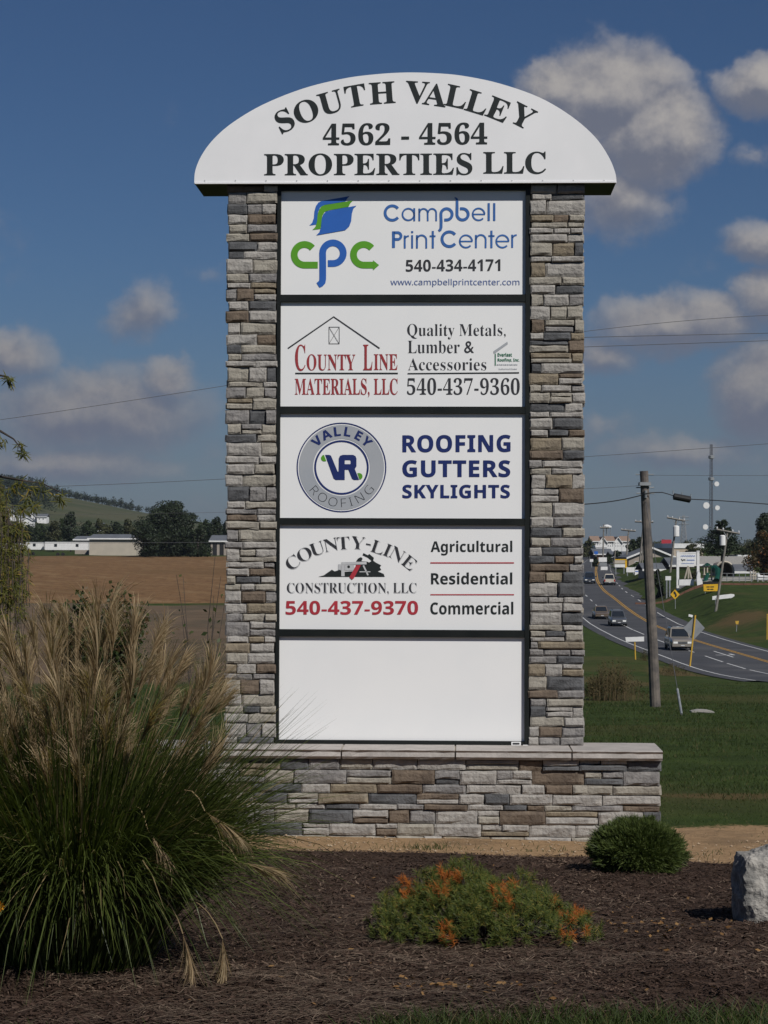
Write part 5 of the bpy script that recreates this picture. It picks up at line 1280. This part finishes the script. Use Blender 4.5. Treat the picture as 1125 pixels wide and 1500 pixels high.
for (x, y, dd, rx) in ((216, 1215, 8.75, 2.5), (300, 1188, 8.8, 2.1), (326, 1375, 8.6, 3.0), (268, 1368, 8.55, 2.8), (348, 1262, 9.0, 1.75)):   # broken drooping plumes
    m_ = MB(); e = pt(x, y, dd)-gb_; m_.tone = .25; c0, c1 = Vector((e.x*.25, e.y*.25, .15)), Vector((e.x*.8, e.y*.8, e.z+.32)); m_.tube([c0*(1-f_)**2+c1*2*f_*(1-f_)+e*f_*f_ for f_ in [q/10 for q in range(11)]], .0025, 3, False)
    stk = m_.build('stalk', M['straw'], gt_); stk['label'] = 'broken stalk with drooping straw coloured plume'; pl = link('plume', random.choice(PM), stk, e); pl.rotation_euler = (0, rx, random.uniform(-.4, .4)); pl.scale = (1.0, 1.0, 1.0)
big_grass(-190, 9.9, .30, 1.60, 2600, 70, 'second grass clump with plumes cut off by the left picture edge', 22)
random.seed(51)
# orange flower at the left edge
b_ = on(-4, 8.4); t_ = thing('orange_flower', 'single orange flower at the left picture edge in front of the grass', 'flower', b_); e = pt(0, 1327, 8.4)-b_
mb = MB(); mb.tube([(0, 0, 0), e*.5+Vector((-.02, 0, 0)), e], .003, 4); mb.build('stem', M['blade'], t_)
for k in range(9):
    a = k*.7; mb = MB(); u = Vector((cos(a), -.5, sin(a))).normalized(); sdv = u.cross(Vector((0, 1, 0))).normalized(); mb.strip([e, e+u*.012, e+u*.024], [.004, .010, .003], sdv, random.random()); mb.build('petal', M['flower'], t_)
# leafy shrub behind the grass
def leafy(label, px, d, toppy, wpx, n, stems, m_='shrub_leaf', ls=.032, bare=.0, name='leafy_shrub', seed=1):
    random.seed(seed); b_ = on(px, d); h = pt(px, toppy, d).z-b_.z; w = wpx*d/F/2; t_ = thing(name, label, 'shrub', b_); lf = MB()
    for i in range(stems):
        a = random.uniform(0, 2*pi); r_ = random.random()**.5*w; hh_ = h*random.uniform(.80, 1.06)*(1-.12*(r_/w)**2); pts_ = [Vector((cos(a)*r_*f_*(.4+.6*f_), sin(a)*r_*f_*(.4+.6*f_), hh_*f_))+rv(.015) for f_ in (0, .25, .5, .75, 1)]
        mb = MB(); mb.tube(pts_, [.009, .008, .006, .004, .002], 4, False); mb.build('stem', M['bark'], t_)
        for k in range(n):
            f_ = bare+(1-bare)*random.random(); j = min(3, int(f_*4)); q = pts_[j]+(pts_[j+1]-pts_[j])*(f_*4-j)
            lf_o = runit(); q2 = q+lf_o*random.uniform(.01, .085); leaf(lf, q2, (runit()+Vector((0, -.5, .6))).normalized(), ls*random.uniform(.6, 1.25), .55)
    tag(lf.build('leaves', M[m_], t_), kind='stuff'); return t_
leafy('leafy dark shrub with broad leaves rising behind the ornamental grass', 150, 13.2, 868, 150, 420, 40, seed=61, bare=.3, ls=.021)
leafy('thin bare twigged shrub with few leaves beside the left pillar', 296, 14.6, 826, 100, 9, 9, bare=.35, seed=62, ls=.024)
# weeping tree at the left edge
random.seed(71); b_ = Vector((-3.35, 12.2, H(-3.35, 12.2))); t_ = thing('weeping_tree', 'weeping tree with yellow green leaves hanging in from the left edge', 'tree', b_)
mb = MB(); mb.tube([(0, 0, -.2), (.05, 0, 1.2), (0, .1, 2.6), (.1, 0, 3.9)], [.13, .10, .075, .03], 8); mb.build('trunk', M['bark'], t_)
lf = MB()
def tuft(c, r_, n, ln=.05):
    for k in range(n):
        u = (runit()+Vector((0, 0, -.5))).normalized(); p0 = c+rv(r_*.5); sd_ = u.orthogonal().normalized(); w = ln*.13
        lf.strip([p0, p0+u*ln*.5, p0+u*ln], [w*.6, w, w*.15], sd_, random.random())
TD2 = 12.2
branches = [[(-250, 520), (-80, 520), (-12, 548), (12, 552)], [(-260, 600), (-60, 610), (0, 631), (20, 643), (30, 656)], [(-260, 660), (-60, 680), (0, 698), (34, 704), (62, 708), (90, 722)],
            [(-260, 640), (-70, 700), (-8, 735), (18, 770)], [(-200, 700), (-40, 745), (10, 790), (30, 860)], [(-200, 600), (-60, 640), (-6, 662)]]
for k, br in enumerate(branches):
    pts_ = [pt(x, y, TD2+random.uniform(-.15, .15))-b_ for x, y in br]; pts_ = [Vector((0, 0, pts_[0].z-.25))]+pts_
    mb = MB(); mb.tube(pts_, [.03]+[.018, .012, .008, .005, .0035, .0035][:len(pts_)-1], 5); mb.build('branch', M['bark'], t_)
def hang(x, y0, y1, dd, dens):
    p0 = pt(x, y0, dd)-b_; p1 = pt(x+random.uniform(-10, 8), y1, dd)-b_
    n = max(2, int((p0.z-p1.z)/.12)); pts_ = [p0+(p1-p0)*i/n+rv(.012) for i in range(n+1)]
    mb = MB(); mb.tube(pts_, .0028, 3, False); mb.build('twig', M['bark'], t_)
    for i in range(n*2):
        if random.random() < dens:
            f_ = random.random()*n; j = min(n-1, int(f_)); tuft(pts_[j]+(pts_[j+1]-pts_[j])*(f_-j), .03, 13, .038)
tuft(pt(13, 556, TD2)-b_, .045, 46, .055); tuft(pt(33, 664, TD2)-b_, .035, 34, .055); tuft(pt(30, 652, TD2)-b_, .03, 20); tuft(pt(2, 648, TD2)-b_, .05, 30)
for x, y in ((30, 708), (44, 714), (60, 716), (90, 731), (84, 727), (42, 730), (22, 712), (50, 742), (36, 745)): tuft(pt(x, y, TD2)-b_, .04, 20, .06)
for i in range(92):
    x = random.triangular(-110, 54, 4); y0 = 700+max(0, x)*1.5+random.uniform(-10, 60)
    hang(x, y0, min(985, y0+random.uniform(90, 290)*(1-max(0, x)/110)), TD2+random.uniform(-.5, .5), .85)
tag(lf.build('leaves', M['weep'], t_), kind='stuff')

# globe shrub
def globe(label, px, d, wpx, hpx, n, seed):
    random.seed(seed); b_ = gp(px, d) if d > 100 else on(px, d); w = wpx*b_.y/F/2; h = hpx*b_.y/F; t_ = thing('globe_shrub', label, 'shrub', b_)
    mb = MB(); nb = MB(); nb.tube([(0, 0, -.05), (0, 0, h*.5)], [.03, .015], 6)
    for i in range(n):
        u = runit(); 
        if u.z < -.60: u.z = -u.z
        lump = 1+.14*noise.noise(u*3.1+Vector((seed, 0, 0)))+.13*noise.noise(u*8)
        k = random.uniform(.62, 1.0)*lump; sq = 1+.10*(1-abs(u.z)); c = Vector((u.x*w*k*sq, u.y*w*k*sq, h*.40+u.z*h*.60*k)); c.z = max(c.z, .01)
        dr = (u+rv(.55)+Vector((0, 0, .25))).normalized(); ln = random.uniform(.022, .048); sd_ = (dr.cross(runit())).normalized()
        tn = random.random()
        mb.strip([c-dr*ln*.3, c+dr*ln*.5, c+dr*ln], [.003, .0042, .0012], sd_, tn)
        if i % 3 == 0:
            for q in range(3):
                d2 = (dr+rv(.8)).normalized(); mb.strip([c, c+d2*ln*.5], [.0035, .001], d2.orthogonal().normalized(), tn)
        if i % 30 == 0: nb.tube([Vector((0, 0, h*.2)), c*.5+Vector((0, 0, h*.1)), c], [.005, .003, .001], 3, False)
    nb.build('stems', M['bark'], t_)['kind'] = 'stuff'; tag(mb.build('foliage', M['yew'], t_), kind='stuff')
globe('round clipped green shrub at the right end of the stone base', 934, 13.25, 128, 76, 30000, 81)
# dwarf pine: spreading mound of needle tufts, some browned
random.seed(91); b_ = on(712, 10.25); t_ = thing('dwarf_pine', 'low spreading dwarf pine with browned orange tips in the mulch bed', 'shrub', b_)
gm_ = MB(); om_ = MB(); st_m = MB(); S2 = 10.25/F
def mound(x): # photo outline of the top, px -> height px above the foot line
    return interp([(536, 6), (560, 38), (600, 62), (640, 90), (680, 98), (730, 92), (780, 70), (820, 46), (850, 32), (884, 10)], x)
for i in range(980):
    x = random.triangular(538, 886, 690); hm = mound(x)
    yy = random.uniform(-1, 1); prof_ = sqrt(max(0, 1-yy*yy)); z = hm*S2*prof_*random.uniform(.55, 1.02)*.9+.02
    c = Vector(((x-712)*S2, yy*.42*min(1, hm/70+.25), z)); lu = noise.noise(Vector((c.x*6, c.y*6, 1))); c.z = max(.02, c.z*(1+.45*lu)+lu*.035)
    if lu < -.28 and random.random() < .5: continue
    up_ = (Vector((0, -.25, 1))+Vector((c.x*.5, c.y*.8, 0))+rv(.5)).normalized()
    q = pt(0, 0, 1); hot = noise.noise(Vector((c.x*5.5+2.3, c.y*4.2, 4.4)))+.35*noise.noise(Vector((c.x*14, c.y*14, 1)))
    tgt = om_ if (hot > .26 and z > .04) else gm_; brown = tgt is om_ and random.random() > .42
    tgt = om_ if brown else gm_
    if i % 6 == 0: st_m.tube([Vector((c.x*.3, c.y*.3, .01)), Vector((c.x*.75, c.y*.75, c.z*.45)), c], [.008, .006, .003], 4, False)
    for k in range(58):
        ax = up_*(k/58*.055); u = (up_*random.uniform(.15, 1.1)+runit()*.85).normalized(); ln = random.uniform(.022, .038); p0 = c+ax-up_*.03
        tgt.strip([p0, p0+u*ln], [.0024, .0009], u.orthogonal().normalized(), random.random())
st_m.build('stems', M['bark'], t_)['kind'] = 'stuff'; tag(gm_.build('needles', M['mugo'], t_), kind='stuff')
o = om_.build('browned_needles', M['mugo_orange'], t_); o['kind'] = 'stuff'
# boulder
random.seed(95); b_ = on(1121, 10.9); t_ = thing('boulder', 'rough pale grey limestone boulder at the right edge of the mulch bed', 'rock', b_)
bm = bmesh.new(); bmesh.ops.create_icosphere(bm, subdivisions=5, radius=1)
for v in bm.verts:
    u = v.co.normalized(); k = 1+.16*noise.noise(u*1.3+Vector((4, 1, 2)))+.09*noise.noise(u*3+Vector((1, 2, 3)))+.05*abs(noise.noise(u*7))+.025*noise.noise(u*17)
    q = Vector((u.x, u.y, u.z)); m_ = max(abs(q.x), abs(q.y)*.9, abs(q.z)*.95); q = q*(1-.45)+q/m_*.45*.8
    v.co = Vector((q.x*.185*k, q.y*.22*k, q.z*.235*k+.175))
me = bpy.data.meshes.new('rock'); bm.to_mesh(me); bm.free(); me.materials.append(M['boulder']); link('rock', me, t_)
# dry weeds and small tufts on the lawn
def weeds(label, px, py, wpx, hpx, n, m_, seed, name='dry_weeds'):
    random.seed(seed); b_ = gp(px, py); s_ = b_.y/F; t_ = thing(name, label, 'weeds', b_); mb = MB(); sm = MB()
    for i in range(n):
        x = random.gauss(0, wpx*.25)*s_; y = random.gauss(0, wpx*.25)*s_; h = hpx*s_*random.uniform(.4, 1)*math.exp(-(x/(wpx*s_*.5))**2); a = random.uniform(-.25, .25)
        top = Vector((x+a*h, y, h)); sm.strip([Vector((x, y, -.05)), Vector((x+a*h*.4, y, h*.5)), top], [.012, .01, .005], Vector((1, 0, 0)), random.random())
        for k in range(9):
            f_ = random.uniform(.35, 1); q = Vector((x+a*h*f_, y, h*f_))+rv(.09); leaf(mb, q, runit(), random.uniform(.02, .05), .5)
    tag(sm.build('stems', M['wstalk'], t_), kind='stuff'); tag(mb.build('seed_heads', M[m_], t_), kind='stuff')
weeds('patch of tall dry brown weeds left of the near pole', 898, 1026, 80, 64, 300, 'weed', 101)
weeds('low dry weeds beside the right pillar', 872, 1020, 34, 34, 120, 'weed', 102)
weeds('sparse brown weeds between the near pole and the tall yellow post', 985, 990, 50, 20, 120, 'weed', 104)
weeds('small dark weeds beside the pale sign back', 946, 968, 22, 20, 70, 'shrub_leaf', 103)

# ------------------------------------------------------------------ ground cover
random.seed(111)
def surf(x, y):
    a = zones(x, y)[0]; h = H(x, y)
    if 7 < y < 15 and abs(x) < 7: h += (noise.noise(Vector((x*1.2, y*1.2, 7)))*.045+noise.noise(Vector((x*4, y*4, 9)))*.014)*sst(a/.4+.3)
    return h
mb = MB(); lt = MB(); n = 0
while n < 62000:
    y = 7.0+7.8*random.random()**1.1; x = random.uniform(-.20, .20)*y*1.12
    if zones(x, y)[0] < random.uniform(-.08, .05): continue
    if gb_ and (x-gb_.x)**2+(y-gb_.y)**2 < .06: continue
    n += 1; a = random.uniform(0, pi); L_ = .006+.020*random.random()**1.7; w = random.uniform(.002, .0055); p = Vector((x, y, surf(x, y)+random.uniform(.002, .014)))
    t1 = Vector((cos(a), sin(a), random.uniform(-.5, .5))).normalized(); t2 = t1.cross(Vector((random.uniform(-.6, .6), random.uniform(-.6, .6), 1))).normalized()
    mb.add([p-t1*L_-t2*w, p+t1*L_-t2*w*.7, p+t1*L_+t2*w*.8, p-t1*L_+t2*w], [(0, 1, 2, 3)], min(.999, max(0, random.random()*.8+.45*noise.noise(Vector((x*1.3, y*.8, 5)))+.08*random.random()+.1)))
fl = MB()
for i in range(240):   # fallen leaves, thicker in two faded patches
    x, y = random.choice(((random.gauss(.25, .18), random.gauss(8.75, .12)), (random.gauss(1.35, .25), random.gauss(10.6, .3)), (random.uniform(-1, 2), random.uniform(8, 13.5))))
    if zones(x, y)[0] < .1: continue
    leaf(fl, Vector((x, y, surf(x, y)+.018)), (Vector((0, 0, 1))+rv(.5)).normalized(), random.uniform(.008, .020), .6)
tag(fl.build('fallen_leaves', M['fallen']), 'small fallen orange brown leaves scattered over the mulch', kind='stuff')
tag(mb.build('bark_mulch', M['chip']), 'dark brown shredded bark mulch covering the planting bed', kind='stuff')
for i in range(5200):
    y = random.triangular(7.3, 14, 8.0); x = random.gauss(-.25 if y < 9 else .3, .6)*y/8
    if zones(x, y)[0] < 0: continue
    a = random.gauss(.2, .6); L_ = random.uniform(.015, .06); p = Vector((x, y, surf(x, y)+.014)); t1 = Vector((cos(a), sin(a), random.uniform(-.1, .1)))
    lt.strip([p-t1*L_, p+Vector((0, 0, .004)), p+t1*L_], random.uniform(.0015, .0028), Vector((-sin(a), cos(a), 0)), random.random())
tag(lt.build('straw_litter', M['twig']), 'pale dry straw and twigs scattered over the mulch', kind='stuff')
mb = MB(); n = 0
def blade(x, y, h, w, mb=mb, tn=None, zf=H):
    a = random.uniform(0, 2*pi); b_ = Vector((x, y, zf(x, y)-.01)); l = rv(.9); l.z = 0
    s_ = Vector((cos(a), sin(a), 0)); mb.strip([b_, b_+Vector((0, 0, h*.6))+l*h*.3, b_+Vector((0, 0, h))+l*h], [w, w*.8, w*.15], s_, random.random() if tn is None else tn)
while n < 125000:
    y = 14.6+100*random.random()**2.3; u = random.uniform(-.16, .22); x = u*y
    if zones(x, y)[1] > -.1 and random.random() < .97: continue
    if zones(x, y)[0] > -.2: continue
    if abs(x-.15) < 2.3 and 15.2 < y < 16.6: continue
    n += 1; k = 1+(min(y, 60)-15)*.03; blade(x, y, random.uniform(.014, .045)*k*(1.0 if noise.noise(Vector((x*.5, y*.25, 0))) > -.1 else .6), .006*k)
for i in range(300):   # loose tufts in the sand
    x = random.choice((random.gauss(.35, .12), random.gauss(2.75, .35))); y = 14.75 if x < 1 else random.uniform(13.9, 14.6)
    blade(x, y+random.gauss(0, .1), random.uniform(.03, .07), .004)
tag(mb.build('lawn_grass', M['lawn']), 'green lawn grass behind and beside the sign', kind='stuff')
mb2 = MB(); n = 0
while n < 15000:
    y = random.uniform(6.6, 8.25); x = random.uniform(-.25, .26)*y
    lim = 7.98+.16*noise.noise(Vector((x*2.1, 1, 1)))-.5*sst((.15-x)/.4)+.10*sst((x-.6)/.8)-.22*random.random()
    if y > lim: continue
    n += 1; blade(x, y, random.uniform(.04, .10), .0045, mb2, zf=surf)
tag(mb2.build('foreground_grass', M['lawn']), 'strip of green grass along the bottom edge in front of the mulch', kind='stuff')
# pebbles and clods on the sand strip
mb = MB()
for i in range(700):
    x = random.uniform(-2.6, 3.3); y = random.uniform(13.7, 15.9)
    z = zones(x, y)
    if z[1] < 0 or z[0] > 0: continue
    r_ = random.uniform(.004, .016)*(1 if random.random() > .01 else 1.6); p = Vector((x, y, H(x, y)+r_*.3)); v6 = [p+Vector(q)*r_*random.uniform(.7, 1.2) for q in ((1, 0, 0), (0, 1, 0), (-1, 0, 0), (0, -1, 0), (0, 0, .7), (0, 0, -.5))]
    mb.add(v6, [(0, 1, 4), (1, 2, 4), (2, 3, 4), (3, 0, 4), (1, 0, 5), (2, 1, 5), (3, 2, 5), (0, 3, 5)])
tag(mb.build('pebbles', M['clod']), 'small pale pebbles and clods on the sandy strip', kind='stuff')
# ------------------------------------------------------------------ air between here and the hill
HZ = MB(); HZ.box(-2600, 2600, -60, 2900, min(v[2] for v in gv if abs(v[0]) < 2600 and v[1] < 2900)-1.0, 110)
hzm = bpy.data.materials.new('air'); hzm.use_nodes = True; t = NT(hzm.node_tree); t.n.remove(t.n['Principled BSDF'])
pv = t.node('ShaderNodeVolumePrincipled'); pv.inputs['Color'].default_value = (.78, .86, 1, 1); pv.inputs['Density'].default_value = .00006; pv.inputs['Anisotropy'].default_value = .2
t.l.new(pv.outputs[0], t.n['Material Output'].inputs['Volume'])
tag(HZ.build('haze', hzm), kind='stuff')
